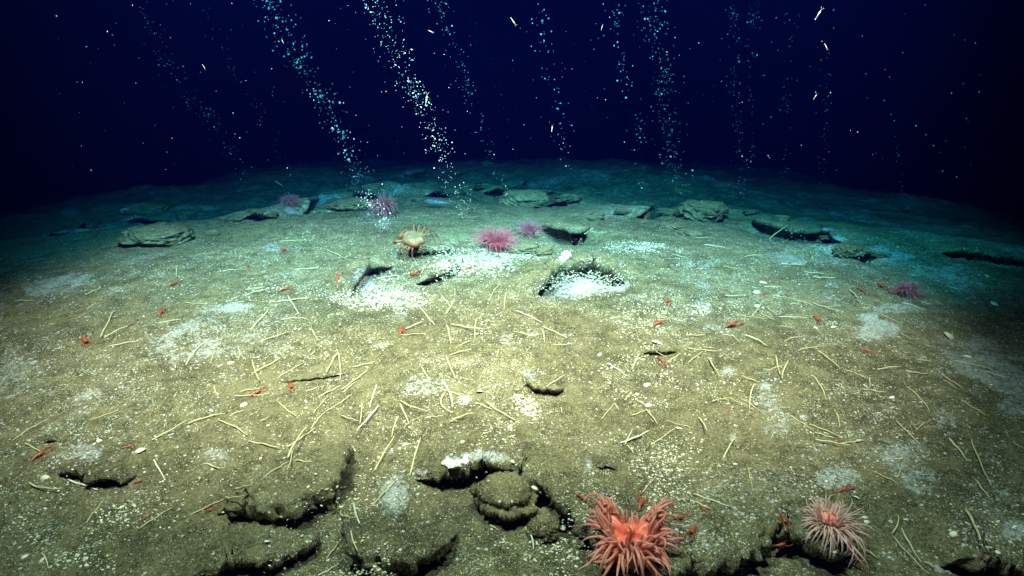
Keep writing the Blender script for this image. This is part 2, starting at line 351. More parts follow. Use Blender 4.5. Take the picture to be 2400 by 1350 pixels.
# ------------------------------------------------------------------ building blocks for things
class MB:
    def __init__(s): s.v = []; s.f = []; s.m = []; s.n = 0; s.a = []
    def add(s, v, f, mi=0, a=None):
        v = np.asarray(v, float); s.v.append(v); s.a.append(np.zeros(len(v)) if a is None else np.asarray(a, float))
        for q in f: s.f.append(tuple(int(i) + s.n for i in q)); s.m.append(mi)
        s.n += len(v)
    def tube(s, P, rad, sides=6, mi=0, a0=0., a1=1., cap=True):
        P = np.asarray(P, float); n = len(P); rad = np.broadcast_to(np.asarray(rad, float), (n,))
        T = np.gradient(P, axis=0); T /= np.linalg.norm(T, axis=1)[:, None] + 1e-12
        up = np.array([0, 0, 1.]) if abs(T[0][2]) < .9 else np.array([1., 0, 0])
        U = np.cross(T[0], up); U /= np.linalg.norm(U); V = []; A = []
        th = np.arange(sides) * 2 * math.pi / sides
        for i in range(n):
            U = U - T[i] * (U @ T[i]); U /= np.linalg.norm(U) + 1e-12; W = np.cross(T[i], U)
            V.append(P[i] + rad[i] * (np.cos(th)[:, None] * U + np.sin(th)[:, None] * W)); A += [a0 + (a1 - a0) * i / (n - 1)] * sides
        F = [(i * sides + k, i * sides + (k + 1) % sides, (i + 1) * sides + (k + 1) % sides, (i + 1) * sides + k) for i in range(n - 1) for k in range(sides)]
        if cap: F += [tuple(range(sides))[::-1], tuple((n - 1) * sides + k for k in range(sides))]
        s.add(np.concatenate(V), F, mi, A)
    def ball(s, c, r, nu=10, nv=7, mi=0, rot=None, a=0.):
        V = []; 
        for j in range(nv + 1):
            p = math.pi * j / nv
            for i in range(nu): t = 2 * math.pi * i / nu; V.append((math.sin(p) * math.cos(t), math.sin(p) * math.sin(t), math.cos(p)))
        V = np.array(V) * np.asarray(r, float)
        if rot is not None: V = V @ rot.T
        F = [(j * nu + i, (j + 1) * nu + i, (j + 1) * nu + (i + 1) % nu, j * nu + (i + 1) % nu) for j in range(nv) for i in range(nu)]
        s.add(V + np.asarray(c, float), F, mi, [a] * len(V))
    def mesh(s, name, mats, smooth=True, attr=None):
        me = bpy.data.meshes.new(name); me.from_pydata(np.concatenate(s.v).tolist(), [], s.f)
        for m_ in mats: me.materials.append(m_)
        me.polygons.foreach_set('material_index', s.m); me.polygons.foreach_set('use_smooth', [smooth] * len(s.f))
        if attr:
            at_ = me.attributes.new(attr, 'FLOAT', 'POINT'); at_.data.foreach_set('value', np.concatenate(s.a).astype(np.float32))
        me.update(); return me
def tag(o, label, cat, group=None):
    o['label'] = label; o['category'] = cat
    if group: o['group'] = group
    return o
def thing(name, me, loc, label, cat, group=None, rz=0.0, rot=None, scale=1.0):
    o = bpy.data.objects.new(name, me); col.objects.link(o); o.location = [float(c) for c in loc]
    o.rotation_euler = rot if rot is not None else (0, 0, rz)
    o.scale = (scale,) * 3 if not isinstance(scale, tuple) else scale
    return tag(o, label, cat, group)
def remeshed(me, voxel, name, mats, smooth_it=0):
    o = bpy.data.objects.new('tmp', me); col.objects.link(o)
    md = o.modifiers.new('r', 'REMESH'); md.mode = 'VOXEL'; md.voxel_size = voxel; md.use_smooth_shade = True
    if smooth_it:
        s_ = o.modifiers.new('s', 'SMOOTH'); s_.iterations = smooth_it; s_.factor = .5
    dg = bpy.context.evaluated_depsgraph_get(); out = bpy.data.meshes.new_from_object(o.evaluated_get(dg)); out.name = name
    bpy.data.objects.remove(o); out.materials.clear()
    for m_ in mats: out.materials.append(m_)
    return out
def gh(px, py): return hit(px, py, G)
ORD = ['nearest', 'second nearest', 'third nearest', 'fourth nearest', 'fifth nearest', 'sixth nearest', 'seventh nearest', 'eighth nearest', 'ninth nearest', 'tenth nearest', 'eleventh nearest', 'twelfth nearest']
LAND = [((1480, 1265), 'coral red anemone'), ((1938, 1215), 'pale pink anemone'), ((1165, 548), 'rose anemone'), ((900, 470), 'tall mauve anemone'),
        ((2122, 670), 'lilac anemone'), ((965, 570), 'large crab'), ((1365, 665), 'arch pit'), ((890, 690), 'shell filled hollow'), ((1180, 1165), 'double layered slab'),
        ((945, 1240), 'round raised plate'), ((700, 1150), 'lower left lobe'), ((1100, 1090), 'dark front cavity'), ((1640, 495), 'rubble heap'), ((360, 545), 'far left boulder'),
        ((603, 922), 'biggest squat lobster'), ((1500, 880), 'right grit patch'), ((1130, 915), 'white capped pebble'), ((1830, 980), 'right hand film'), ((210, 1060), 'left hand film'),
        ((2080, 770), 'whitest right film'), ((230, 1120), 'small left ledge'), ((40, 850), 'left edge film'), ((2200, 1130), 'dim right film'), ((1770, 700), 'right tube litter'), ((670, 690), 'small shell heap')]
_cnt = {}
def where(px, py):
    """a landmark and the side of it, for labels"""
    d = [math.hypot(px - a[0][0], (py - a[0][1]) * 1.4) for a in LAND]; k = int(np.argmin(d)); (lx, ly), nm = LAND[k]
    dx, dy = px - lx, (py - ly) * 1.4
    side = ('right of' if dx > 0 else 'left of') if abs(dx) > abs(dy) else ('in front of' if dy > 0 else 'beyond')
    return nm, side, d[k]
def unique_labels(items, maker):
    """items: list of (px, py, extra); ranks every item among those on the same side of the same landmark"""
    W_ = [where(a, b) for a, b, _ in items]; out = []
    for i, (nm, side, d) in enumerate(W_):
        rank = sum(1 for j, w_ in enumerate(W_) if w_[0] == nm and w_[1] == side and w_[2] < d)
        out.append(maker(items[i][2], side, nm, ORD[min(rank, 11)]))
    return out
def ground_tilt(p, e=.02):
    gx = (G(p[0] + e, p[1]) - G(p[0] - e, p[1]))[0] / (2 * e); gy = (G(p[0], p[1] + e) - G(p[0], p[1] - e))[0] / (2 * e)
    return gx, gy

# ------------------------------------------------------------------ rocks
def slab_mesh(name, outline, top, th, seed, layers=1, dome=.0, rough=.004, N=150, M=22):
    """a loose crust plate: outline in metres about its centre, top height, thickness, stacked broken layers"""
    mb = MB(); out = np.array(outline, float); 
    ang = np.arctan2(out[:, 1], out[:, 0]); rr = np.hypot(out[:, 0], out[:, 1]); o_ = np.argsort(ang); ang, rr = ang[o_], rr[o_]
    th_ = np.linspace(-math.pi, math.pi, N, endpoint=False)
    base_r = np.interp(th_, np.concatenate([ang - 2 * math.pi, ang, ang + 2 * math.pi]), np.tile(rr, 3))
    ker = np.ones(7) / 7; base_r = base_r * (1 + .05 * np.sign(np.sin(th_ * 7 + seed)) * np.abs(np.sin(th_ * 7 + seed)) ** .4 * .6)
    for L in range(layers):
        f = 1.0 + .05 * L; z1 = top - L * th / layers; z0 = top - (L + 1) * th / layers + (.004 if L < layers - 1 else 0)
        jag = 1 + .16 * fbm(np.cos(th_) * 3 + seed + L * 9, np.sin(th_) * 3, 1.5, 4, seed) + .10 * fbm(np.cos(th_) * 9 + L, np.sin(th_) * 9, 2, 3, seed + 5)
        r = base_r * jag * f; offx = .014 * L
        prof = [(k / M, 0) for k in range(M + 1)]
        V = []
        for k in range(M + 1):
            q = k / M; xx = r * q * np.cos(th_) + offx; yy = r * q * np.sin(th_)
            zz = z1 + dome * (1 - q * q) + rough * fbm(xx * 1. + seed, yy, 26, 4, seed + 2) * 1.6 - .15 * (z1 - z0) * max(0, q - .93) / .07
            V.append(np.stack([xx, yy, zz], 1))
        for q, zt in ((1.012, .45), (1.0, .75), (.95, 1.0), (.76, 1.15), (.50, 1.4), (.42, 5.0 if L == layers - 1 else 1.5)):
            w_ = 1 + .03 * fbm(np.cos(th_) * 14 + zt * 5, np.sin(th_) * 14, 1, 3, seed + 8) * 2
            V.append(np.stack([r * q * w_ * np.cos(th_) + offx, r * q * w_ * np.sin(th_), z1 - (z1 - z0) * zt + 0 * th_], 1))
        n = len(V)
        F = [(k * N + i, (k + 1) * N + i, (k + 1) * N + (i + 1) % N, k * N + (i + 1) % N) for k in range(n - 1) for i in range(N)]
        mb.add(np.concatenate(V), F)
    return mb.mesh(name, [M_ROCK])
def rock_mesh(name, rx, ry, rz, seed, rough=.25, flat=.3, mats=None):
    mb = MB(); nu, nv = 90, 60; V = []
    for j in range(nv + 1):
        p = math.pi * j / nv
        for i in range(nu):
            t = 2 * math.pi * i / nu; d = np.array([math.sin(p) * math.cos(t), math.sin(p) * math.sin(t), math.cos(p)]); V.append(d)
    V = np.array(V); n_ = fbm(V[:, 0] * 1.6 + seed, V[:, 1] * 1.6 + V[:, 2] * 2.1, 1.1, 4, seed); n2_ = fbm(V[:, 0] * 3 + V[:, 2] * 2, V[:, 1] * 3 - V[:, 2] * 3, 2.2, 4, seed + 3)
    n3_ = fbm(V[:, 0] * 7 + V[:, 2] * 5, V[:, 1] * 7 - V[:, 2] * 6, 2.2, 4, seed + 7); r = 1 + rough * n_ + rough * .8 * n2_ + rough * .5 * n3_; V = V * r[:, None]
    V[:, 2] = np.where(V[:, 2] > .55, .55 + (V[:, 2] - .55) * flat, V[:, 2]); V[:, 2] = np.maximum(V[:, 2], -.6)
    V = V * np.array([rx, ry, rz])
    F = [(j * nu + i, (j + 1) * nu + i, (j + 1) * nu + (i + 1) % nu, j * nu + (i + 1) % nu) for j in range(nv) for i in range(nu)]
    mb.add(V, F); return mb.mesh(name, mats or [M_ROCK])
def px_size(p, px): return float(np.linalg.norm(p - np.array([0, 0, CAMH]))) * px / FPX

def outline_from_px(cx, cy, pts, z):
    """photo outline of a plate lying level at height z, as metres about its centre"""
    c = ray(cx, cy)[0]; t = (z - CAMH) / c[2]; C0 = np.array([0, 0, CAMH]) + c * t
    o_ = []
    for a, b in pts:
        d = ray(a, b)[0]; t = (z - CAMH) / d[2]; P = np.array([0, 0, CAMH]) + d * t; o_.append((P - C0)[:2])
    return C0, o_
g0 = float(gh(1180, 1195)[0][2])
C0, o_ = outline_from_px(1178, 1148, [(1108,1146),(1128,1128),(1150,1118),(1190,1108),(1225,1116),(1244,1138),(1248,1160),(1225,1176),(1190,1184),(1150,1178),(1122,1164)], g0 + .058)
ls = bpy.data.objects.new('layered_slab', None); col.objects.link(ls); ls.location = [float(c) for c in C0]; ls.location.z -= .055
tag(ls, 'double layered olive slab with ragged edges, standing below the white rimmed cavity', 'slab')
for nm_, k_, f_ in (('cap_plate', 0, .97), ('base_plate', 1, 1.06)):
    lm = slab_mesh(nm_, [(a * f_ + .008 * k_, b * f_ - .010 * k_) for a, b in o_], .062 - .020 * k_, .018 if k_ == 0 else .020, 5 + 6 * k_, layers=1, dome=.003, rough=.006, N=260, M=40)
    lo_ = bpy.data.objects.new(nm_, lm); col.objects.link(lo_); lo_.parent = ls
for (px, py, w_, hgt, rz, sd, name, lab, cat) in [
    (1276, 1240, 92, .042, 1.30, 3, 'silty_boulder', 'long lumpy silt covered boulder just in front of the double layered slab', 'boulder'),
    (362, 555, 140, .09, .1, 8, 'silty_boulder', 'broad dark boulder far out on the left slope with shade under its right end', 'boulder'),
    (500, 548, 24, .05, .2, 12, 'carbonate_cobble', 'small tan cobble alone on the left slope below the purple anemone', 'cobble'),
    (1645, 498, 110, .13, .1, 14, 'rubble_heap', 'pale crusty rubble heap between two black pits on the far right slope', 'rubble'),
    (1575, 530, 60, .05, -.35, 17, 'flat_boulder', 'flat tan boulder, left one of two lying in front of the rubble heap', 'boulder'),
    (1625, 548, 62, .05, -.15, 19, 'flat_boulder', 'flat tan boulder, right one of two lying in front of the rubble heap', 'boulder'),
    (1222, 585, 84, .05, .3, 23, 'yellow_crust_lump', 'yellowish crust lump dusted with shell grit right beside the rose anemone', 'crust lump'),
    (1275, 590, 50, .04, .9, 29, 'yellow_crust_lump', 'small yellowish crust lump under the violet anemone', 'crust lump'),
    (1990, 590, 60, .07, .5, 31, 'carbonate_cobble', 'knobbly cobble with a dark hollow at the right end of the long far ledge', 'cobble'),
    (1230, 470, 110, .14, .1, 37, 'silty_boulder', 'low greenish boulder on the slope straight beyond the violet anemone', 'boulder'),
    (330, 495, 90, .10, .0, 41, 'silty_boulder', 'dim rounded boulder behind the pale fish far left', 'boulder'),
    (820, 478, 100, .06, .1, 43, 'silty_boulder', 'dark greenish boulder lying inside the black hole left of the mauve anemone', 'boulder'),
    (1395, 508, 42, .03, .1, 47, 'carbonate_cobble', 'small pale topped cobble right behind the upright slab gap', 'cobble')]:
    p = gh(px, py + 4)[0]; w_m = px_size(p, w_)
    thing(name, rock_mesh(name, w_m * .5, w_m * .36, hgt * .62, sd), p + [0, w_m * .1, hgt * .12], lab, cat, rz=rz)

RB = [(1060,455,46),(1130,440,40),(1185,470,34),(1270,455,44),(1330,470,50),(1400,460,38),(1460,500,34),(1700,470,40),(1760,500,30),(1830,515,36),(600,500,36),(545,520,30),(640,505,28),(440,510,46),(250,520,34),(185,545,30),(1560,500,36),(980,470,26),(1105,500,24),(2060,600,34),(1940,560,30),(1340,440,34),(1600,455,44),(1220,440,30)]
RLAB = unique_labels([(a, b, w_) for a, b, w_ in RB], lambda e, side, nm, o: f"{'broad' if e > 40 else 'small' if e < 31 else 'middling'} rough rubble block {side} the {nm}, {o}")
RM = [rock_mesh('rubble_block', 1, .7, .55, 60 + k, rough=.5, flat=.4) for k in range(4)]
for i, (a, b, w_) in enumerate(RB):
    p = gh(a, b)[0]; s_ = px_size(p, w_) * .5; thing('rubble_block', RM[i % 4], p + [0, 0, s_ * .22], RLAB[i], 'rubble', 'rubble blocks on the far slope', rz=float(RNG.normal(0, .5)), scale=(s_, s_ * .9, s_ * RNG.uniform(.5, .9)))

M_WHITE = simple('bacterial_fluff', (.66, .66, .62), (.84, .84, .78), .9, 90, .1, .004)
p = gh(1312, 655)[0]; mb = MB()
def fluff(mb, c, r, seed):
    n0 = mb.n; mb.ball(c, (1, 1, 1), 22, 16); V = mb.v[-1] - np.asarray(c, float)
    k = 1 + .55 * fbm(V[:, 0] * 2 + seed, V[:, 1] * 2 + V[:, 2] * 3, 1.3, 3, seed) + .40 * fbm(V[:, 0] * 6 + V[:, 2] * 5, V[:, 1] * 6 - V[:, 2] * 5, 1.3, 3, seed + 4)
    mb.v[-1] = V * k[:, None] * np.asarray(r) + np.asarray(c, float)
for k, (cx_, cy2, cz_, r_) in enumerate([(-.055, 0, .005, .022), (-.030, .01, .018, .024), (-.005, .0, .026, .026), (.018, .012, .050, .022), (.030, .006, .075, .017), (.040, .01, .030, .016), (-.075, .0, -.004, .014), (.0, -.012, .006, .018)]):
    fluff(mb, (cx_, cy2, cz_), (r_ * 1.15, r_ * .8, r_), 5 + k)
thing('white_fluff', mb.mesh('white_fluff', [M_WHITE]), p + [0.0, .05, .015], 'bright white fluffy growth heaped on the back rim of the arch pit', 'growth')
# pale fluff hanging on the lip of the front cavity
mb = MB(); pts = gh(np.linspace(1045, 1150, 120) + RNG.normal(0, 5, 120), 1083 + 7 * np.sin(np.linspace(0, 7, 120)) + RNG.normal(0, 5, 120)); c0 = pts.mean(0)
for k, q in enumerate(pts[:70]): fluff(mb, q - c0 + [0, 0, .001], np.array([.008, .006, .0035]) * (.4 + RNG.random()), 30 + k)
thing('white_fluff', mb.mesh('white_fluff', [M_WHITE]), c0, 'strip of white fluffy growth along the lip of the dark front cavity', 'growth')

# ------------------------------------------------------------------ shells: a few that stand out, each its own thing
M_SHELL = simple('white_shell', (.60, .56, .45), (.80, .76, .64), .45, 70, .0, .0006, .4)
M_CREAM = simple('cream_shell', (.52, .49, .34), (.66, .63, .48), .55, 70, .0, .0006, .3)
def shell_mesh(seed):
    mb = MB(); V = []; A = 14; B = 6
    for j in range(B + 1):
        r_ = j / B
        for i in range(A):
            t = 2 * math.pi * i / A; rr = r_ * (1 + .12 * math.cos(2 * t + seed) + .06 * math.cos(3 * t)); V.append((rr * math.cos(t), rr * .72 * math.sin(t), .42 * (1 - r_ ** 2) ** .8))
    V = np.array(V); n = len(V); V2 = V * np.array([.95, .95, .8]); V2[:, 2] -= .04
    F = [(j * A + i, (j + 1) * A + i, (j + 1) * A + (i + 1) % A, j * A + (i + 1) % A) for j in range(B) for i in range(A)]
    F2 = [tuple(n + k for k in f[::-1]) for f in F]; rim = [(B * A + i, n + B * A + i, n + B * A + (i + 1) % A, B * A + (i + 1) % A) for i in range(A)]
    mb.add(np.concatenate([V, V2]), F + F2 + rim); return mb.mesh('clam_shell', [M_SHELL])
sh = [shell_mesh(s_) for s_ in (0, 1.7, 3.1)]
SH = [(1124,918,22,1.2,'blocky'),(571,950,16,1.5,''),(540,851,14,0,''),(1788,664,18,.2,''),(1773,685,16,.5,''),(1775,718,16,.1,''),(1788,722,12,1,''),(1690,780,10,.8,''),(1912,769,12,0,''),(1953,767,12,0,''),
      (1253,1145,20,.1,''),(1240,1139,14,.3,''),(1257,1155,24,.15,''),(1250,1152,14,.9,''),(1202,1082,14,1.4,''),(720,1145,14,1,''),(328,1057,22,.3,'ring'),(233,1033,12,.2,''),(626,1269,12,.3,''),(1347,1270,14,1.2,''),
      (58,1305,14,.4,''),(98,1314,12,.9,''),(1592,1005,14,.3,''),(1723,1088,12,.2,''),(1772,947,13,.8,''),(2008,1168,16,.2,''),(2027,1213,12,.4,''),(2032,1224,14,.5,''),(1958,1293,13,.4,''),(2235,1253,16,.4,''),(2338,1295,16,.5,''),(1515,903,20,.2,''),
      (1520,950,18,.9,''),(1084,1036,12,.9,''),(1195,1000,14,.2,''),(1668,1120,10,.4,''),(2267,836,14,.1,''),(2225,790,26,.2,''),(2330,713,16,.1,''),(2313,648,12,.1,''),(495,962,10,.2,''),(612,1075,10,.3,''),(105,1120,18,.4,''),(2090,932,11,.1,''),
      (1540,805,30,.2,'blocky'),(1405,832,14,1,'blocky'),(1320,1237,20,1.3,''),(1292,1236,14,1.3,'')]
LS = unique_labels([(a, b, (w_, k)) for a, b, w_, r_, k in SH], lambda e, side, nm, o: f"{'large' if e[0] > 17 else 'medium' if e[0] > 12 else 'small'} white {'ring shaped ' if e[1] == 'ring' else 'chunky ' if e[1] == 'blocky' else ''}shell {side} the {nm}, {o}")
for i, (a, b, w_, r_, k) in enumerate(SH):
    p = gh(a, b)[0]; s_ = px_size(p, w_) * .5
    thing('clam_shell', sh[i % 3], p + [0, 0, s_ * .05], LS[i], 'shell', 'loose white shells on the seafloor', rot=(RNG.normal(0, .35), RNG.normal(0, .35), r_ + RNG.normal(0, .3)), scale=s_)

# shell hash: fragments nobody could count
def hash_points():
    P = []
    for (cx, cy, rx, ry, k) in SHELL:
        n = int(rx * ry * k * (.30 if k > .8 else .13))
        n = min(n, 2600)
        a = RNG.random(n) * 6.283; r_ = 1.05 * RNG.random(n) ** .62 * (1 + .35 * RNG.normal(0, .5, n))
        P.append(np.stack([cx + rx * r_ * np.cos(a), cy + ry * r_ * np.sin(a), np.full(n, min(k, 1.5))], 1))
    n = 6500; P.append(np.stack([RNG.uniform(-60, 2460, n), 560 + 800 * RNG.random(n) ** 1.25, np.full(n, .2)], 1))
    for (cx, cy, rx, ry, k) in MATS:
        n = int(rx * ry * k * .015); a = RNG.random(n) * 6.283; r_ = np.abs(RNG.normal(0, .6, n)); P.append(np.stack([cx + rx * r_ * np.cos(a), cy + ry * r_ * np.sin(a), np.full(n, .3)], 1))
    return np.concatenate(P)
HP = hash_points(); HW = hit(HP[:, 0], HP[:, 1], G); cl_ = fbm(HW[:, 0], HW[:, 1], 7, 4, 777); ok = (HW[:, 1] < 9) & ((cl_ > -.02 + .3 * (RNG.random(len(HP)) - .5)) | (HP[:, 2] > 1.1)); HP, HW = HP[ok], HW[ok]
n = len(HW); size = RNG.uniform(.0011, .0030, n) * (1 + .55 * HP[:, 2]) * np.where(RNG.random(n) < .04, 1.7, 1)
K = 6; V = np.zeros((n, K + 1, 3)); ph = RNG.random(n) * 6.283
nrm = np.stack([RNG.normal(0, .45, n), RNG.normal(0, .45, n), np.ones(n)], 1); nrm /= np.linalg.norm(nrm, axis=1)[:, None]
e1 = np.cross(nrm, [0, 1., 0]); e1 /= np.linalg.norm(e1, axis=1)[:, None]; e2 = np.cross(nrm, e1)
for k in range(K):
    t = ph + k * 2 * math.pi / K; rr = size * RNG.uniform(.6, 1.25, n)
    V[:, k] = HW + e1 * (rr * np.cos(t))[:, None] + e2 * (rr * .75 * np.sin(t))[:, None] + nrm * .0006
V[:, K] = HW + nrm * (size * .55 + .0006)[:, None]
b0 = np.arange(n) * (K + 1)
tri = np.concatenate([np.stack([b0 + k, b0 + (k + 1) % K, b0 + K], 1) for k in range(K)])
hm_ = bpy.data.meshes.new('shell_hash'); hm_.vertices.add(n * (K + 1)); hm_.vertices.foreach_set('co', V.astype(np.float32).ravel())
hm_.loops.add(tri.size); hm_.loops.foreach_set('vertex_index', tri.astype(np.int32).ravel()); hm_.polygons.add(len(tri)); hm_.polygons.foreach_set('loop_start', np.arange(0, tri.size, 3, dtype=np.int32))
for m_ in (M_SHELL, M_CREAM): hm_.materials.append(m_)
cream = (RNG.random(n) < np.where(HP[:, 2] > 1.1, .22, .62)).astype(np.int32)
hm_.polygons.foreach_set('material_index', np.tile(cream, K)); hm_.update(calc_edges=True)
o = bpy.data.objects.new('shell_fragments', hm_); col.objects.link(o); o['kind'] = 'stuff'
tag(o, 'white and cream crushed shell fragments strewn in patches over the silt', 'shell fragments')
# ------------------------------------------------------------------ worm tubes lying on the silt: photo end points
TUBES = """208 900 237 940;213 985 277 963;30 1035 117 992;50 1033 97 1062;357 1033 440 995;440 995 528 971;522 982 572 964;512 986 580 1023;585 1038 655 1054;603 989 633 987;653 944 695 978;735 970 770 930;355 1062 388 1129;68 1133 150 1156;160 1124 230 1151;468 1082 517 1102;620 1117 677 1083
676 1075 722 1010;722 1012 765 965;765 965 800 943;676 1049 738 1006;683 1074 730 1085;202 1229 245 1175;325 1243 403 1194;427 1213 525 1173;530 1170 580 1205;553 1156 593 1158;88 1283 115 1335;765 1177 800 1200;765 1310 798 1268;660 1310 665 1350;745 1350 795 1322;675 1112 690 1060
848 933 845 1003;887 955 838 1022;883 903 867 958;936 968 918 1028;939 941 1002 973;938 948 958 993;936 1008 968 993;970 985 990 984;997 980 1040 977;1047 987 1108 979;1051 993 1078 988;1024 909 1092 934;1100 938 1152 963;1037 895 1062 957;1043 922 1060 970;975 845 1007 898;1045 835 1068 896;1140 944 1207 988;1047 830 1105 826;827 863 880 858;800 915 861 870;800 922 834 897;800 945 826 925;800 975 841 996;873 1107 925 1035;960 1120 986 1030;870 1190 928 1128;827 1173 843 1232;822 1245 843 1335;800 1200 836 1226;1225 1228 1250 1300;1148 1233 1170 1245
980 715 1020 764;1029 688 1055 720;1065 676 1066 700;1046 737 1066 702;1186 680 1181 726;1168 693 1166 712;1150 697 1175 670;1045 753 1057 806;1057 762 1134 781;1117 748 1113 798;1057 819 1107 800;947 774 990 762;938 787 1000 783;1168 812 1164 845;883 655 935 648;911 622 920 648;1055 655 1090 657
1208 731 1270 760;1272 768 1330 795;1268 765 1277 805;1203 776 1258 793;1301 810 1342 814;1418 845 1468 883;1498 833 1480 876;1512 820 1563 843;1527 828 1537 857;1562 853 1596 830;1280 928 1323 890;1200 920 1215 948;1205 925 1240 965;1225 930 1250 952;1310 948 1317 970;1410 983 1440 947;1440 948 1450 962;1490 937 1512 960;1513 962 1540 997;1480 975 1515 962;1547 978 1600 1000;1453 1040 1520 1012;1465 1043 1482 1008;1465 1038 1485 1065;1525 1045 1588 1008;1398 915 1425 900;1460 940 1480 920;1505 1158 1535 1130;1530 1225 1605 1245
1675 640 1688 668;1695 625 1730 638;1700 696 1745 700;1705 685 1707 703;1762 673 1775 678;1790 673 1828 674;1800 698 1830 699;1808 692 1850 700;1850 700 1905 716;1845 710 1875 715;1905 712 1968 737;1950 735 1968 748;1945 716 1970 718;1762 742 1787 710;1795 720 1820 745;1718 735 1755 745;1755 745 1797 750;1783 735 1815 757;1820 762 1855 776;1825 744 1890 753;1890 755 1905 763;1832 748 1845 767;1655 768 1678 777;1692 785 1720 790;1712 777 1733 810;1607 788 1653 788;1742 787 1790 817;1750 782 1797 813;1838 803 1880 792;1613 818 1688 826;1640 812 1675 818;1870 823 1933 820;1915 773 1928 788;1908 639 1923 655;1885 640 1932 644;1990 680 2008 705;1757 625 1771 640
1614 850 1648 824;1658 838 1685 890;1688 820 1715 845;1738 882 1780 897;1796 870 1838 857;1819 823 1829 882;1847 848 1831 897;1915 823 1965 870;1965 864 2005 875;1905 880 1935 938;1768 902 1757 963;1690 925 1750 960;1733 933 1790 973;1668 943 1720 944;1634 973 1655 1020;1850 975 1903 1009;1900 997 1968 1025;1957 955 1968 1005;1600 997 1625 1005;1910 1015 1955 1030;1693 1082 1724 1033;1752 1100 1763 1157;1625 1160 1710 1191;1600 1165 1665 1197;1910 1034 1990 1057;1967 1042 2020 1035
2000 700 2015 715;2057 735 2113 760;2108 780 2135 797;2105 703 2165 727;2130 622 2165 640;2158 708 2183 715;2258 701 2285 702;2195 708 2210 716;2220 670 2245 680;2050 863 2110 867;2122 870 2175 878;2148 843 2182 856;2228 842 2320 868;2305 870 2360 895;2205 878 2255 910;2195 880 2240 912;2003 875 2030 888;2020 914 2075 923;2037 875 2039 908;2123 907 2178 967;2250 940 2310 977;2142 1008 2180 993;2100 990 2155 1045;2225 1030 2240 1050;2365 1030 2400 1055;2000 1038 2025 1034;2045 1106 2105 1135;2098 1125 2115 1085;2224 1028 2268 1084;2275 1030 2320 1150;2282 1115 2317 1170;2260 1198 2292 1282;2090 1252 2105 1208;2000 1275 2058 1312;2092 1260 2175 1350;2113 1240 2158 1320;2100 1285 2125 1325;2165 1320 2195 1350
237 792 268 730;237 792 300 765;255 815 327 802;200 693 237 677;197 729 227 717;35 708 80 708;413 625 415 655;505 635 555 633;433 711 488 715;535 707 563 700;565 693 632 678;575 680 620 675;690 633 745 630;785 645 792 680;647 709 725 699;675 695 702 740;575 780 630 728;660 750 718 749;607 805 680 780;728 765 745 805;437 857 485 800;465 810 515 799;490 805 535 830;503 818 493 857;558 817 558 845;360 757 425 751;655 567 730 565;765 585 810 607;992 580 1035 598
592 848 610 903;590 877 660 840;637 892 718 850;765 875 790 832;793 830 797 896;545 920 610 913;550 930 632 926;745 932 800 905;710 917 750 908;502 905 512 930;1387 545 1422 545;1622 556 1675 560;1368 571 1385 572;1575 597 1605 610;1800 560 1840 566;1650 575 1700 582;1830 620 1880 622;1740 600 1790 604;1905 650 1960 652"""
TL = [tuple(float(c) for c in t.split()) for t in TUBES.replace('\n', ';').split(';')]
def tube_mat(name, c1, c2):
    m, nt, b = mat(name); tc = node(nt, 'ShaderNodeTexCoord').outputs['Object']
    rnd = node(nt, 'ShaderNodeObjectInfo').outputs['Random']
    c = mixc(nt, smap(nt, noise(nt, tc, 90, 4, .6), .3, .7), c1, c2); c = mixc(nt, mth(nt, 'MULTIPLY', rnd, .6), c, (.52, .49, .34))
    nt.links.new(c, b.inputs['Base Color']); b.inputs['Roughness'].default_value = .55; b.inputs['Specular IOR Level'].default_value = .25
    return m
M_TUBE = tube_mat('parchment_tube', (.36, .31, .16), (.58, .52, .30)); M_TUBE2 = tube_mat('whitish_tube', (.55, .53, .40), (.78, .77, .66))
A_ = np.array(TL); P1 = gh(A_[:, 0], A_[:, 1]); P2 = gh(A_[:, 2], A_[:, 3])
infos = []
for i in range(len(TL)):
    L = float(np.linalg.norm(P2[i] - P1[i])); bend = float(RNG.normal(0, .020)); 
    if RNG.random() < .25: bend *= 2.6
    dx, dy = TL[i][2] - TL[i][0], TL[i][3] - TL[i][1]; an = abs(math.degrees(math.atan2(dy, dx))); an = min(an, 180 - an)
    ori = 'lying almost level' if an < 14 else 'lying up and down' if an > 62 else 'slanting down to the right' if dy * dx > 0 else 'slanting up to the right'
    lp = math.hypot(dx, dy); white = RNG.random() < .14
    infos.append((L, bend, ori, 'long' if lp > 72 else 'short' if lp < 38 else 'middling', white))
TLAB = unique_labels([((t[0] + t[2]) / 2, (t[1] + t[3]) / 2, infos[i]) for i, t in enumerate(TL)],
    lambda e, side, nm, o: f"{e[3]} {'whitish' if e[4] else 'straw'} tube {e[2]} {side} {nm}, {o}")
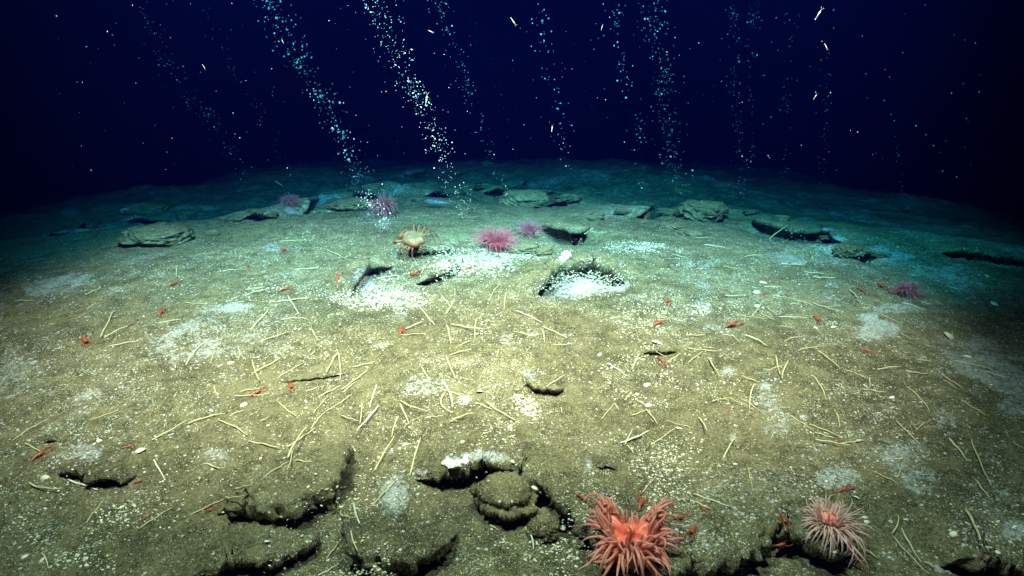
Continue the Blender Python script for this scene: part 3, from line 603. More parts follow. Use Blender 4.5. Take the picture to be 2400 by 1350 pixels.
for i in range(len(TL)):
    L, bend, ori, lw_, white = infos[i]; a, b = P1[i], P2[i]; mid = (a + b) / 2; N = 13
    t = np.linspace(0, 1, N)[:, None]; side = np.cross(b - a, [0, 0, 1.]); side /= np.linalg.norm(side) + 1e-9
    C = a + (b - a) * t + side * (bend * L * 4 * t * (1 - t)) + side * (.004 * L * np.sin(t * 6 + i))
    rad = min(.0030, .0015 + .0080 * L) * RNG.uniform(.55, 1.12); dist = np.linalg.norm(mid - [0, 0, CAMH]); rad *= 1 + .04 * max(0, dist - 2)
    g_ = G(C[:, 0], C[:, 1]); lift = RNG.random() < .3
    base = np.minimum(g_[0], g_[-1]) * 0 + (g_[0] + (g_[-1] - g_[0]) * np.linspace(0, 1, N)) + max(0, .7 * float(np.max(g_ - (g_[0] + (g_[-1] - g_[0]) * np.linspace(0, 1, N)))))
    C[:, 2] = base + rad * .9 - (.012 * t[::-1, 0] ** 4 if i % 3 == 0 else 0) + (t[:, 0] * (.012 if lift else .001)) + .001 * np.sin(t[:, 0] * 13 + i)
    C -= mid; mb = MB(); rr = rad * np.interp(t[:, 0], [0, .08, .5, 1], [.75, 1, .95, .55]) * (1 + .10 * np.sin(t[:, 0] * 40 + i))
    mb.tube(C, rr, 7)
    thing('worm_tube', mb.mesh('worm_tube', [M_TUBE2 if white else M_TUBE]), mid, TLAB[i], 'worm tube', 'parchment worm tubes strewn over the mound')
# ------------------------------------------------------------------ anemones
def anem_mat(name, inner, outer, tip):
    m, nt, b = mat(name); a = node(nt, 'ShaderNodeAttribute', attribute_name='along').outputs['Fac']
    tc = node(nt, 'ShaderNodeTexCoord').outputs['Object']; n = noise(nt, tc, 70, 4, .6)
    c = mixc(nt, smap(nt, a, .05, .45), inner, outer); c = mixc(nt, smap(nt, a, .5, 1.0), c, tip)
    c = mixc(nt, mth(nt, 'MULTIPLY', smap(nt, n, .35, .65), .35), c, inner)
    nt.links.new(c, b.inputs['Base Color']); b.inputs['Roughness'].default_value = .38; b.inputs['Specular IOR Level'].default_value = .35
    b.inputs['Subsurface Weight'].default_value = .25; b.inputs['Subsurface Radius'].default_value = (.010, .004, .003); b.inputs['Subsurface Scale'].default_value = 1.0
    # thin ends let the light through
    tr = node(nt, 'ShaderNodeBsdfTranslucent', {'Color': c}); mx = node(nt, 'ShaderNodeMixShader', {0: mth(nt, 'MULTIPLY', smap(nt, a, .1, .8), .38)})
    nt.links.new(b.outputs[0], mx.inputs[1]); nt.links.new(tr.outputs[0], mx.inputs[2])
    tp = node(nt, 'ShaderNodeBsdfTransparent'); m2 = node(nt, 'ShaderNodeMixShader', {0: mth(nt, 'MULTIPLY', smap(nt, a, .3, 1.0), .38)})
    nt.links.new(mx.outputs[0], m2.inputs[1]); nt.links.new(tp.outputs[0], m2.inputs[2])
    nt.links.new(m2.outputs[0], nt.nodes['Material Output'].inputs['Surface']); return m
M_CORAL = anem_mat('coral_red_anemone_skin', (.70, .13, .085), (.80, .30, .25), (.88, .55, .50))
M_PINK = anem_mat('pink_anemone_skin', (.74, .19, .14), (.86, .56, .53), (.92, .82, .82))
M_ROSE = anem_mat('rose_anemone_skin', (.66, .06, .12), (.62, .17, .24), (.60, .32, .36))
M_MAUVE = anem_mat('mauve_anemone_skin', (.55, .10, .15), (.52, .18, .24), (.50, .30, .36))

def anemone(name, R0, H, nt_, tl, seed, mats, fold=.25, nf=3, ruffle=.3, upright=.35, folds=0, sides=6, thick=.0034, droop=1.0, lean=(0, 0)):
    rg = np.random.default_rng(seed); mb = MB(); NT = 72
    th = np.linspace(0, 2 * math.pi, NT, endpoint=False)
    ph = rg.random() * 6.28
    def disc(r, t):
        """a point of the folded oral disc, r 0..1"""
        R1 = R0 * (1 + .22 * math.cos(nf * t + ph) * r + .08 * math.sin(2 * t + ph * 2))
        z = H + R0 * (fold * r * r * math.cos(nf * t + ph) + ruffle * .35 * r ** 3 * math.cos((nf * 2 + 1) * t + 1.3 * ph) - .10 * (1 - r) ** 2 * 2 - .25 * r ** 4 * droop)
        return np.array([R1 * r * math.cos(t) + lean[0] * z, R1 * r * math.sin(t) + lean[1] * z, z])
    rings = [np.array([(R0 * .62 * math.cos(t) * (1 + .08 * math.sin(5 * t)), R0 * .62 * math.sin(t) * (1 + .08 * math.cos(4 * t)), -.012) for t in th])]
    A = [.25] * NT
    for k in range(1, 7):
        f = k / 7; rings.append(np.array([disc(1.0, t) * np.array([.62 + .38 * f ** 2] * 2 + [f]) + np.array([0, 0, 0]) for t in th])); A += [.3] * NT
    for k in range(14):
        r = 1 - k / 14.5; P = np.array([disc(r, t) for t in th])
        P[:, 2] += R0 * (.10 * np.cos(th * 7 + seed + r * 3) + .07 * np.cos(th * 13 + 5 * r)) * r + R0 * .10 * np.cos(th * 3 - r * 7 + seed) * (1 - r); rings.append(P); A += [.12 + .25 * r ** 3] * NT
    # mouth: lips rise, then the throat sinks
    for rr, dz in ((.16, .010), (.10, .016), (.05, .008), (.02, -.012)):
        P = np.array([disc(rr, t) for t in th]); P[:, 2] += dz * R0 / .05; P[:, 1] *= 1; rings.append(P); A += [.0] * NT
    n = len(rings); F = [(k * NT + i, k * NT + (i + 1) % NT, (k + 1) * NT + (i + 1) % NT, (k + 1) * NT + i) for k in range(n - 1) for i in range(NT)]
    mb.add(np.concatenate(rings), F, 0, A)
    for q in range(folds):      # swollen folds of the disc
        t = ph + q * 2.2 + rg.normal(0, .2); c = disc(.42 + .15 * rg.random(), t); d = np.array([-math.sin(t), math.cos(t), .15 * rg.normal()])
        P = np.array([c + d * u * R0 * .55 + np.array([0, 0, .012 - .02 * u * u + .006]) for u in np.linspace(-1, 1, 11)])
        mb.tube(P, R0 * .20 * np.sqrt(np.clip(1.02 - np.linspace(-1, 1, 11) ** 2, .05, 1)), 12, 0, .1, .1)
    for k in range(nt_):
        row = k % 4; r = (1.0, .95, .86, .74)[row] + rg.normal(0, .03); t = 2 * math.pi * (k + rg.random() * .9) / nt_ * 1.0
        P0 = disc(min(r, 1.0), t); out = np.array([math.cos(t), math.sin(t), 0]); L = tl * (1.0, .97, .85, .7)[row] * rg.uniform(.55, 1.3) * (1 + .25 * math.cos(t + 1.9))
        el = (R(2), R(25), R(48), R(66))[row] + rg.normal(0, R(14)) + upright * R(25)
        curl = rg.normal(0, 1.25) ; dr = droop * rg.uniform(.5, 1.5) * (1.5, 1.2, .8, .4)[row]; hook = rg.normal(0, 1.8)
        ns = 11; P = [P0 - out * .004]; d_el = el; az = t
        for s_ in range(ns):
            f = s_ / ns; e_ = d_el - dr * f * 1.35 + .55 * math.sin(f * 4 + hook) * f; az_ = az + curl * f * f * .9
            P.append(P[-1] + L / ns * np.array([math.cos(e_) * math.cos(az_), math.cos(e_) * math.sin(az_), math.sin(e_)]))
        P = np.array(P); P[:, 2] = np.where(P[:, 2] < -.01, -.01 + .15 * (P[:, 2] + .01), P[:, 2])
        rad = thick * np.interp(np.linspace(0, 1, ns + 1), [0, .12, .5, .85, 1], [1.25, 1.0, .70, .35, .14]) * rg.uniform(.8, 1.15)
        mb.tube(P, rad, sides, 0, .3, 1.0)
    return mb.mesh(name, mats, True, 'along')
def place_anem(px, py, me, label, **kw):
    p = gh(px, py)[0]; return thing('sea_anemone', me, p, label, 'sea anemone', **kw), p
place_anem(1486, 1290, anemone('sea_anemone', .059, .048, 160, .057, 3, [M_CORAL], fold=.55, nf=3, ruffle=.9, thick=.0040, droop=1.0, lean=(-.25, .15), upright=.2), 'large coral red anemone with crumpled folded body at the bottom edge', rz=.4)
place_anem(1938, 1246, anemone('sea_anemone', .033, .034, 170, .064, 9, [M_PINK], fold=.22, nf=2, ruffle=.3, thick=.0023, droop=1.35, upright=.1), 'pale pink anemone with drooping feathery tentacles hanging over the ledge at lower right', rz=.8)
place_anem(1165, 584, anemone('sea_anemone', .050, .050, 300, .092, 21, [M_ROSE], fold=.25, nf=2, thick=.0019, droop=.85, upright=.8, sides=4), 'bright rose anemone behind the white shell bank')
place_anem(1242, 556, anemone('sea_anemone', .028, .040, 210, .070, 25, [M_MAUVE], fold=.1, nf=2, thick=.0017, droop=.7, upright=1.0, sides=4), 'small violet anemone just right of the rose one')
place_anem(903, 505, anemone('sea_anemone', .036, .075, 230, .092, 33, [M_MAUVE], fold=.2, nf=2, thick=.0022, droop=1.2, upright=.5, sides=4), 'tall mauve anemone with drooping tentacles beside the black hole')
place_anem(684, 480, anemone('sea_anemone', .034, .035, 190, .060, 35, [M_MAUVE], fold=.2, nf=2, thick=.0022, droop=.9, sides=4), 'dim purple anemone standing farthest left of all')
place_anem(2122, 690, anemone('sea_anemone', .030, .028, 190, .052, 37, [M_MAUVE], fold=.2, nf=2, thick=.0017, droop=1.0, sides=4), 'lilac anemone alone on the dark right flank of the mound')

# ------------------------------------------------------------------ squat lobsters
def lob_mat(name, c1, c2):
    m, nt, b = mat(name); tc = node(nt, 'ShaderNodeTexCoord').outputs['Object']; rnd = node(nt, 'ShaderNodeObjectInfo').outputs['Random']
    c = mixc(nt, smap(nt, noise(nt, tc, 120, 3), .35, .65), c1, c2); c = mixc(nt, mth(nt, 'MULTIPLY', rnd, .5), c, (.30, .07, .035))
    nt.links.new(c, b.inputs['Base Color']); b.inputs['Roughness'].default_value = .35; b.inputs['Specular IOR Level'].default_value = .45; return m
M_LOB = lob_mat('orange_red_shell', (.26, .05, .022), (.36, .085, .038)); M_EYE = simple('dark_eye', (.02, .015, .01), (.03, .02, .02), .2)
def lobster_mesh(seed):
    rg = np.random.default_rng(seed); mb = MB(); z0 = .17
    mb.ball((.10, 0, z0 + .02), (.26, .125, .105), 14, 10)
    P = []; rr = []
    for k in range(9): f = k / 8; P.append((-.10 - .52 * f + .05 * f * f, .06 * math.sin(f * 2 + seed) * f, z0 + .03 - .14 * f * f)); rr.append(.105 * (1 - .45 * f) * (1 + .10 * (k % 2)))
    mb.tube(P, rr, 10)
    for s_ in (-.5, 0, .5): mb.ball((-.62, .06 * s_ + .05 * math.sin(2 + seed), z0 - .11), (.07, .038, .016), 8, 6, rot=np.array([[math.cos(s_), math.sin(s_), 0], [-math.sin(s_), math.cos(s_), 0], [0, 0, 1]]))
    mb.tube([(.30, 0, z0 + .03), (.38, 0, z0 + .05), (.45, 0, z0 + .07)], [.035, .02, .008], 6)
    for s_ in (-1, 1):
        sp = rg.uniform(.05, .22)
        mb.tube([(.26, .06 * s_, z0), (.38, (.10 + sp * .5) * s_, z0 + .02), (.62, (.10 + sp) * s_, z0 + .02), (.80, (.08 + sp) * s_, z0), (.98, (.05 + sp) * s_, z0 - .01)], [.030, .034, .036, .052, .012], 7)
        mb.tube([(.78, (.05 + sp) * s_, z0), (.88, (.01 + sp) * s_, z0 + .01), (.97, (.03 + sp) * s_, z0)], [.022, .018, .010], 6)
        mb.tube([(.30, .04 * s_, z0 + .04), (.5, .14 * s_, z0 + .10), (.75, .30 * s_, z0 + .08)], [.010, .008, .008], 5)
        for k in range(3):
            bx = .20 - .10 * k; a = (.35 - .55 * k) + rg.normal(0, .12); c_, s2 = math.cos(a), math.sin(a)
            mb.tube([(bx, .08 * s_, z0 - .02), (bx + .10 * s2, (.08 + .15 * c_) * s_, z0 + .07), (bx + .20 * s2, (.08 + .27 * c_) * s_, z0 - .04), (bx + .26 * s2, (.08 + .34 * c_) * s_, .0)], [.020, .018, .014, .010], 6)
    me = mb.mesh('t', [M_LOB]); return remeshed(me, .013, 'squat_lobster', [M_LOB], 1)
LM = [lobster_mesh(s_) for s_ in (1, 2, 3)]
em = MB(); em.ball((0, 0, 0), (.020,) * 3, 8, 6); EYE = em.mesh('eye', [M_EYE])
LOBS = """583 933 622 913 7;68 1084 118 1055 4;285 1050 310 1048 2;310 1138 340 1122 3;475 1203 507 1192 3;333 1222 353 1206 2;190 790 208 810 2;392 674 422 662 2;372 742 384 727 1;298 767 312 760 1;172 652 190 645 1;188 732 198 728 1;652 685 685 675 2;790 667 800 643 2;935 790 946 772 2;1083 637 1112 627 2;958 647 985 640 1;679 897 685 916 1;1528 765 1556 755 1;1538 838 1562 856 2;1564 700 1568 716 1;1348 1158 1384 1180 3;1493 1197 1508 1170 2;1640 1186 1656 1203 2;1573 1219 1613 1212 4;1635 1230 1613 1262 4;1829 1200 1843 1238 4;1824 1258 1829 1290 3;1960 1156 1994 1143 4;2002 1285 2008 1328 4;1698 769 1732 760 2;1782 694 1800 688 2;1682 693 1696 689 1;1838 689 1853 698 1;1904 740 1924 760 3;2012 819 2048 828 4;2006 767 2021 763 1;2006 675 2029 689 2;2053 664 2076 680 2;2076 681 2094 691 2;2043 690 2061 699 2;2158 706 2178 713 3;2063 656 2079 655 1;1698 677 1707 682 1;1847 615 1856 622 1;1789 651 1797 655 1;576 621 585 628 1;659 585 669 592 1;1706 968 1712 960 1;1962 1038 1968 1034 1;1505 508 1512 514 1;1382 505 1394 512 1"""
LL = [tuple(float(c) for c in t.split()) for t in LOBS.split(';')]
def lob_word(e):
    L = e[1]; a = e[0]; return f"{'large' if L > 34 else 'small' if L < 17 else 'mid sized'} {'orange red' if e[2] else 'dark red'} squat lobster"
LLAB = unique_labels([((t[0] + t[2]) / 2, (t[1] + t[3]) / 2, (0, math.hypot(t[2] - t[0], t[3] - t[1]), t[1] > 560)) for t in LL], lambda e, side, nm, o: f"{lob_word(e)} {side} the {nm}, {o}")
for i, t in enumerate(LL):
    a, b = gh(t[0], t[1])[0], gh(t[2], t[3])[0]; L = float(np.linalg.norm(b - a)); s_ = min(max(L / 1.45, .018), .062); mid = (a + b) / 2
    gx, gy = ground_tilt(mid); rz = math.atan2(b[1] - a[1], b[0] - a[0])
    rot = (Vector((0, 0, 1)).rotation_difference(Vector((-gx, -gy, 1)).normalized()).to_matrix() @ __import__('mathutils').Matrix.Rotation(rz, 3, 'Z')).to_euler()
    o = thing('squat_lobster', LM[i % 3], mid + [0, 0, -.001], LLAB[i], 'squat lobster', 'red squat lobsters on the silt', rot=rot, scale=s_)
    for k in (-1, 1):
        e = bpy.data.objects.new('eye', EYE); col.objects.link(e); e.parent = o; e.location = (.345, .035 * k, .225)

# ------------------------------------------------------------------ the red crab
def crab_mats():
    m, nt, b = mat('crab_shell'); tc = node(nt, 'ShaderNodeTexCoord').outputs['Object']; sp = node(nt, 'ShaderNodeSeparateXYZ', {0: tc})
    r2 = mth(nt, 'ADD', mth(nt, 'POWER', mth(nt, 'DIVIDE', sp.outputs[0], .064), 2.0), mth(nt, 'POWER', mth(nt, 'DIVIDE', sp.outputs[1], .054), 2.0))
    silt = mth(nt, 'MULTIPLY', smap(nt, r2, .95, .72), smap(nt, sp.outputs[2], .118, .132))
    n = noise(nt, tc, 80, 4, .6)
    c = mixc(nt, smap(nt, n, .35, .65), (.17, .055, .025), (.26, .09, .036)); c = mixc(nt, silt, c, (.115, .095, .055))
    c = mixc(nt, mth(nt, 'MULTIPLY', silt, smap(nt, noise(nt, tc, 45, 3), .5, .66)), c, (.30, .17, .09))
    nt.links.new(c, b.inputs['Base Color']); b.inputs['Roughness'].default_value = .6; return m
M_CRAB = crab_mats(); mb = MB(); zc = .128
V = []; nu, nv = 40, 16
for j in range(nv + 1):
    p_ = math.pi * j / nv
    for i in range(nu):
        t = 2 * math.pi * i / nu; rr = 1 + .07 * math.cos(6 * t) + .05 * math.cos(2 * t + 1.57) - .05 * math.sin(t) + .02 * math.cos(9 * t)
        V.append((.068 * rr * math.sin(p_) ** .75 * math.cos(t), .058 * rr * math.sin(p_) ** .75 * math.sin(t), zc + .026 * math.cos(p_)))
mb.add(V, [(j * nu + i, (j + 1) * nu + i, (j + 1) * nu + (i + 1) % nu, j * nu + (i + 1) % nu) for j in range(nv) for i in range(nu)])
def crleg(P, r): mb.tube([np.array(q) for q in P], r, 8)
# front of the crab is -x; legs along both y sides
for s_ in (-1, 1):
    for k, (bx, ax) in enumerate(((-.030, -.35), (-.008, -.05), (.014, .25), (.034, .62))):
        c_, s2 = math.cos(ax), math.sin(ax); L1, L2, L3 = .040, .036, .040
        if s_ < 0:   # near side: stands high, the legs drop almost straight down to the silt
            crleg([(bx * .8, -.044, zc - .014), (bx * .8 + L1 * s2 * .5 - .006, -.044 - L1 * c_ * .8, zc - .016), (bx * .8 + L1 * s2 * .8 - .014, -.044 - (L1 + .006) * c_, zc - .075), (bx * .8 + L1 * s2 * .9 - .022, -.044 - (L1 + .012) * c_, -.022)], [.0052, .0044, .0036, .0018])
        else:
            crleg([(bx, .044, zc - .012), (bx + L1 * s2, .044 + L1 * c_, zc + .026), (bx + (L1 + L2) * s2, .044 + (L1 + L2 * .8) * c_, zc - .01), (bx + (L1 + L2 + L3) * s2, .044 + (L1 + L2 + L3 * .6) * c_, .004)], [.0052, .0044, .0036, .0018])
    crleg([(-.050, .030 * s_, zc - .012), (-.078, .052 * s_, zc - .008), (-.098, .046 * s_, zc - .022), (-.108, .026 * s_, zc - .040), (-.112, .014 * s_, zc - .060)], [.008, .008, .010, .013, .004])
    crleg([(-.104, .034 * s_, zc - .038), (-.118, .026 * s_, zc - .046), (-.118, .016 * s_, zc - .060)], [.006, .005, .003])
mb.ball((-.010, 0, zc - .020), (.050, .042, .016), 20, 10)
crm = remeshed(mb.mesh('t', [M_CRAB]), .0022, 'crab', [M_CRAB], 2)
pc = gh(974, 606)[0]
crab = thing('crab', crm, pc + [0, .03, .0], 'large orange legged crab with a silt coloured shell standing above the shell filled hollow', 'crab', rot=(R(20), R(8), R(-24)), scale=.86)
em = MB(); em.ball((0, 0, 0), (.0036,) * 3, 10, 8); CE = em.mesh('eye', [M_EYE])
for k in (-1, 1):
    e = bpy.data.objects.new('eye', CE); col.objects.link(e); e.parent = crab; e.location = (-.066, .016 * k, zc + .004)

# ------------------------------------------------------------------ fish and drifting crustaceans
def fish_mesh(name, L, c, deep=.16, seed=0):
    mb = MB(); n = 16; f = np.linspace(0, 1, n); P = np.stack([L * (.5 - f), .03 * L * np.sin(f * 5 + seed), 0 * f], 1)
    h = deep * L * np.interp(f, [0, .06, .25, .5, .8, .94, 1], [.12, .55, 1, .85, .35, .16, .10])
    V = []; s_ = 12
    for i in range(n):
        for k in range(s_):
            t = 2 * math.pi * k / s_; V.append(P[i] + [0, .55 * h[i] * math.cos(t) * .5, h[i] * math.sin(t) * .5])
    F = [(i * s_ + k, i * s_ + (k + 1) % s_, (i + 1) * s_ + (k + 1) % s_, (i + 1) * s_ + k) for i in range(n - 1) for k in range(s_)]; F += [tuple(range(s_))[::-1], tuple((n - 1) * s_ + k for k in range(s_))]
    mb.add(V, F)
    tail = P[-1]
    for sg in (-1, 1): mb.tube([tail + [.01 * L, 0, 0], tail + [-.06 * L, .005 * L, sg * .045 * L], tail + [-.13 * L, .01 * L, sg * .085 * L]], [.016 * L, .012 * L, .004 * L], 5)
    mb.tube([P[4] + [0, 0, h[4] * .45], P[7] + [0, 0, h[7] * .75], P[11] + [0, 0, h[11] * .6]], [.010 * L, .012 * L, .005 * L], 5)
    mb.tube([P[4] + [0, .03 * L, -.02 * L], P[6] + [0, .09 * L, -.05 * L]], [.012 * L, .004 * L], 5)
    return mb.mesh(name, [c])
M_FB = simple('blue_grey_fish_skin', (.08, .11, .15), (.17, .21, .27), .4); M_FP = simple('pinkish_white_skin', (.80, .42, .40), (.92, .72, .66), .4, 8); M_DR = simple('pale_crustacean', (.45, .28, .18), (.60, .52, .42), .35, 30)
def bd(a, b, h=.03):
    A2, B2 = gh(*a)[0], gh(*b)[0]; return A2, B2, (A2 + B2) / 2 + [0, 0, h], float(np.linalg.norm(B2 - A2))
for (a, b, c, dp, lab) in (((1055, 496), (998, 474), M_FB, .20, 'dim blue grey fish hovering over the slope behind the crab'), ((322, 514), (288, 496), M_FP, .28, 'small pinkish white fish beside the far left boulder'),
                           ((470, 390), (506, 385), M_FB, .16, 'faint bluish fish low over the horizon at left'), ((1930, 545), (1960, 560), M_FB, .22, 'dim blue fish at the right end of the long far ledge')):
    A2, B2, mid, L = bd(a, b); th_ = math.atan2((B2 - A2)[1], (B2 - A2)[0])
    d3 = Vector(((B2 - A2)[0], (B2 - A2)[1], 0)).normalized(); view = Vector(mid) - Vector((0, 0, CAMH))
    L = px_size(mid, math.hypot(b[0] - a[0], b[1] - a[1]))
    thing('fish', fish_mesh('fish', L * 1.1, c, dp, a[0]), mid, lab, 'fish', rz=math.copysign(.35, d3.x) if d3.x > 0 else math.pi - .3)
def shrimp_mesh(seed):
    mb = MB(); n = 10; f = np.linspace(0, 1, n)
    P = np.stack([f - .5, .0 * f, -.16 * f ** 2 * (1 if seed % 2 else -.4)], 1); mb.tube(P, .085 * np.interp(f, [0, .15, .4, .8, 1], [.35, 1, .95, .5, .2]), 8)
    for k in range(5): mb.tube([P[2 + k], P[2 + k] + [.05, .03, -.12], P[2 + k] + [-.02, .04, -.2]], [.012, .010, .008], 4)
    for s_ in (-1, 1): mb.tube([P[0], P[0] + [-.2, .08 * s_, .05], P[0] + [-.45, .2 * s_, -.02]], [.010, .008, .005], 4)
    for s_ in (-1, 0, 1): mb.tube([P[-1], P[-1] + [.12, .06 * s_, -.03]], [.03, .015], 5)
    return mb.mesh('drifting_shrimp', [M_DR])
SM = [shrimp_mesh(0), shrimp_mesh(1)]
for i, (x0, y0, x1, y1, D, lab) in enumerate([(998, 246, 1001, 223, 2.6, 'cream orange shrimp drifting upright in the water beside the second bubble column'), (1197, 42, 1207, 56, 2.2, 'bright white shrimp drifting high in the middle of the open water'),
        (1004, 71, 1014, 76, 2.2, 'small white shrimp drifting left of the bright shrimp high up'), (475, 151, 480, 161, 2.4, 'lone white shrimp drifting in the dark water at left'), (1911, 45, 1924, 24, 2.1, 'long white shrimp drifting highest at right'),
        (1933, 103, 1938, 114, 2.1, 'short white shrimp drifting just below the long one at right'), (1907, 232, 1914, 222, 2.2, 'dull shrimp drifting in the right hand water'), (1292, 308, 1295, 296, 2.4, 'small pale shrimp drifting left of the coarse bubble chain'),
        (660, 92, 664, 100, 2.6, 'tiny pale shrimp drifting inside the brightest bubble column'), (646, 424, 662, 436, 4.8, 'pink shrimp with a thin blue tail over the far left slope'), (1409, 70, 1412, 60, 2.2, 'stubby white shrimp drifting by the top of the coarse bubble chain')]):
    a = ray(x0, y0)[0] * D + [0, 0, CAMH]; b = ray(x1, y1)[0] * D + [0, 0, CAMH]; v = Vector(b - a)
    thing('drifting_shrimp', SM[i % 2], (a + b) / 2, lab, 'shrimp', rot=(-v).to_track_quat('X', 'Y').to_euler(), scale=v.length * .9)
# ------------------------------------------------------------------ gas bubbles: columns rising from the seafloor
M_BUB, nt_, b_ = mat('gas_bubble')
b_.inputs['Base Color'].default_value = (.70, .52, .50, 1); b_.inputs['Roughness'].default_value = .25; b_.inputs['Specular IOR Level'].default_value = 1.0
STREAMS = [  # photo path from the vent upward, bubbles, spread px, bubble size px, description
 ([(852,470),(832,400),(805,320),(765,250),(715,160),(665,70),(620,-20)], 330, 26, 4.2, 'left of centre, the brightest column'),
 ([(1098,520),(1062,430),(1035,350),(1000,280),(950,170),(905,60),(880,-20)], 380, 28, 3.4, 'second from the bright column, passing the upright shrimp'),
 ([(1182,450),(1152,360),(1118,280),(1085,180),(1045,60),(1020,-20)], 130, 20, 3.4, 'thin column right of the upright shrimp'),
 ([(1222,380),(1190,290),(1160,180),(1110,40)], 45, 16, 2.6, 'faint column ending over the far dark crevice'),
 ([(1352,450),(1335,360),(1318,280),(1296,190),(1275,110),(1262,10)], 62, 18, 5.0, 'sparse chain of coarse bubbles right of centre'),
 ([(1512,470),(1502,380),(1485,270),(1465,160),(1452,50),(1446,-10)], 80, 18, 3.8, 'sparse column left of the broad fine column'),
 ([(1592,470),(1575,380),(1558,270),(1548,150),(1530,-10)], 330, 26, 2.9, 'broad fine column above the rubble heap'),
 ([(1740,470),(1732,360),(1728,250),(1722,130),(1718,10)], 120, 12, 2.4, 'fine column right of the rubble heap'),
 ([(1766,460),(1762,330),(1758,200),(1766,60),(1770,0)], 60, 10, 2.6, 'finest pair column beside the fine one'),
 ([(1842,450),(1840,340),(1845,200),(1856,20)], 60, 10, 2.6, 'thin far right column'),
 ([(1925,470),(1930,340),(1935,220),(1938,60)], 40, 12, 2.8, 'last column on the right under the long shrimp'),
 ([(588,450),(545,360),(500,290),(440,210),(385,130),(330,-10)], 120, 22, 3.2, 'slanting column at left'),
 ([(690,430),(640,330),(590,240),(525,120),(480,20)], 60, 12, 2.4, 'dim slanting column between the left ones'),
 ([(440,420),(415,340),(380,240)], 18, 14, 2.8, 'few bubbles at far left'),
 ([(2118,470),(2112,420),(2105,340)], 14, 8, 2.8, 'few bubbles at the dark right end'),
 ([(905,545),(885,500),(850,440)], 100, 22, 4.0, 'bubbles bursting in front of the black hole'),
]
bub = []
for si, (path, n, spr, size, desc) in enumerate(STREAMS):
    n = int(n * 1.3)
    path = np.array(path, float); base = gh(path[0][0], path[0][1])[0]; D0 = base[1]
    t = RNG.random(n) ** (.9 if si != 6 else 1.0); k = np.linspace(0, 1, len(path))
    cx, cy_ = np.interp(t, k, path[:, 0]), np.interp(t, k, path[:, 1])
    # bubbles travel in clumps with strays
    cl = np.repeat(RNG.normal(0, 1, (n // 6 + 1, 2)), 6, axis=0)[:n]
    ci = np.repeat(np.interp(RNG.random(n // 6 + 1), [0, 1], [0, 1]), 6)[:n]; half = RNG.random(n) < .45
    t2 = np.clip(ci + RNG.normal(0, .02, n), 0, 1); cx = np.where(half, np.interp(t2, k, path[:, 0]), cx); cy_ = np.where(half, np.interp(t2, k, path[:, 1]), cy_)
    off = np.where(half[:, None], cl * .6 + RNG.normal(0, .35, (n, 2)), RNG.normal(0, .8, (n, 2)))
    off[RNG.random(n) < .08] *= 2
    cx = cx + off[:, 0] * spr * (.55 + .55 * t); cy_ = cy_ + RNG.normal(0, 6, n)
    Dn = 2.5 if si in (4,) else 3.0; 
    for i in range(n):
        d = ray(cx[i], cy_[i])[0]; yy = D0 - (D0 - max(Dn, D0 * .78)) * min(1, t[i]) + RNG.normal(0, .08)
        p = np.array([0, 0, CAMH]) + d * (yy / d[1]); sz = size * .42 * np.exp(RNG.normal(0, .42)) * (1.0 + .25 * t[i]); sz = min(sz, 7)
        r_ = px_size(p, sz) * .5
        if p[2] > 3.0: continue
        bub.append((sz, si, p, r_))
zmin = [mound(np.array([b[2][0]]), np.array([b[2][1]]))[0] for b in bub]
bub = [b for b, z_ in zip(bub, zmin) if b[2][2] > z_ + b[3]]
bub.sort(key=lambda b: -b[0])
mb = MB(); mb.ball((0, 0, 0), (1, .9, .75), 10, 7); BM = mb.mesh('gas_bubble', [M_BUB])
SZ = [[], []]
cnt = {}
for b in bub[:300]: cnt[b[1]] = cnt.get(b[1], 0) + 1
for sz, si, p, r_ in bub[:300]:
    lab = f"whitish gas bubble rising in the {STREAMS[si][4]}" if 'bubbles' not in STREAMS[si][4] else f"whitish gas bubble, one of the {STREAMS[si][4]}"
    thing('gas_bubble', BM, p, ' '.join(lab.split()[:16]), 'gas bubble', f"bubbles: {STREAMS[si][4]}", rot=(RNG.random() * 3, RNG.random() * 3, 0), scale=(r_, r_ * RNG.uniform(.7, 1.2), r_ * RNG.uniform(.8, 1.3)))
mb = MB(); 
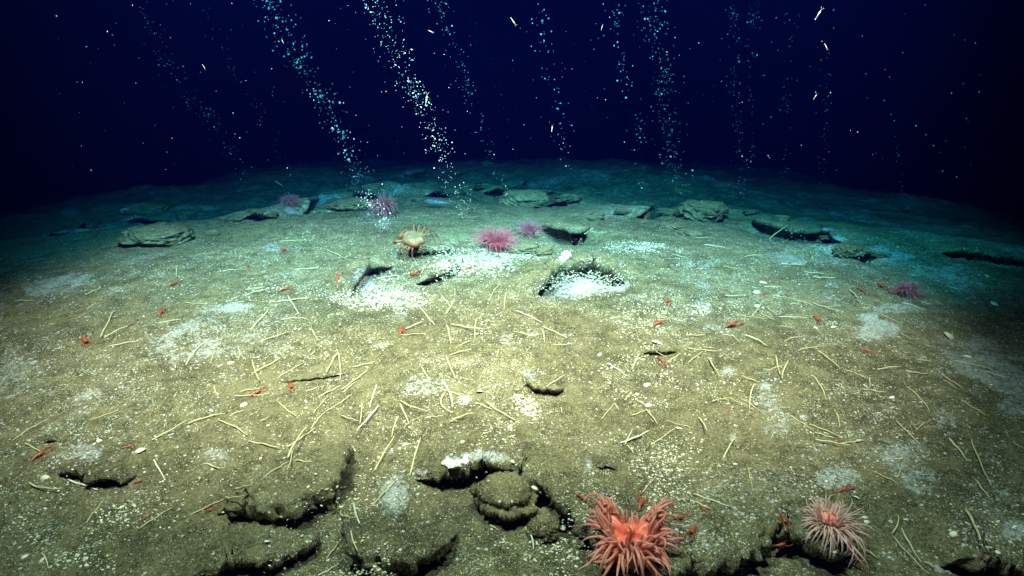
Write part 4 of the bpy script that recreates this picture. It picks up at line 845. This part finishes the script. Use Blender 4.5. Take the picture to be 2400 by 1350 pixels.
ico = [(0, 0, 1), (1, 0, 0), (0, 1, 0), (-1, 0, 0), (0, -1, 0), (0, 0, -1)]; icf = [(0, 1, 2), (0, 2, 3), (0, 3, 4), (0, 4, 1), (5, 2, 1), (5, 3, 2), (5, 4, 3), (5, 1, 4)]
for sz, si, p, r_ in bub[300:]: mb.add(np.array(ico) * r_ * 1.1 + p, icf)
for i in range(260):     # drifting specks of marine snow
    px_, py_ = RNG.uniform(100, 2300), RNG.uniform(0, 420); d = ray(px_, py_)[0]; p = np.array([0, 0, CAMH]) + d * RNG.uniform(2.5, 6)
    if p[2] > 2.8 or p[2] < mound(np.array([p[0]]), np.array([p[1]]))[0] + .05: continue
    mb.add(np.array(ico) * px_size(p, RNG.uniform(1.2, 2.6)) * .5 + p, icf)
o = bpy.data.objects.new('fine_bubbles', mb.mesh('fine_bubbles', [M_BUB])); col.objects.link(o); o['kind'] = 'stuff'
tag(o, 'countless fine gas bubbles and drifting specks filling the rising columns', 'bubbles')
# ------------------------------------------------------------------ the sea water itself: even, it swallows red first
xs = float(np.abs(x2).max()) + 2; zl = float(z2.min()) - 1.0
hv = [(a * xs, b, c) for a in (-1, 1) for b in (-4.0, 62.0) for c in (zl, 3.4)]
hm = bpy.data.meshes.new('haze'); hm.from_pydata(hv, [], [(0, 1, 3, 2), (4, 6, 7, 5), (0, 4, 5, 1), (2, 3, 7, 6), (0, 2, 6, 4), (1, 5, 7, 3)]); hm.update()
m = bpy.data.materials.new('sea_water'); m.use_nodes = True; nt = m.node_tree; nt.nodes.clear()
out = nt.nodes.new('ShaderNodeOutputMaterial'); pv = nt.nodes.new('ShaderNodeVolumePrincipled')
SCAT = (.0001, .0003, .0052); ABSO = (.285, .165, .120)
pv.inputs['Color'].default_value = (*SCAT, 1); pv.inputs['Density'].default_value = 1.0; pv.inputs['Anisotropy'].default_value = 0.1
pv.inputs['Absorption Color'].default_value = (*[(1 - a / (1 - s)) ** 2 for a, s in zip(ABSO, SCAT)], 1)
nt.links.new(pv.outputs[0], out.inputs['Volume'])
hm.materials.append(m); hz = bpy.data.objects.new('haze', hm); col.objects.link(hz); hz['kind'] = 'stuff'
hz['label'] = 'clear dark sea water that fades the far seafloor to blue'; hz['category'] = 'haze'
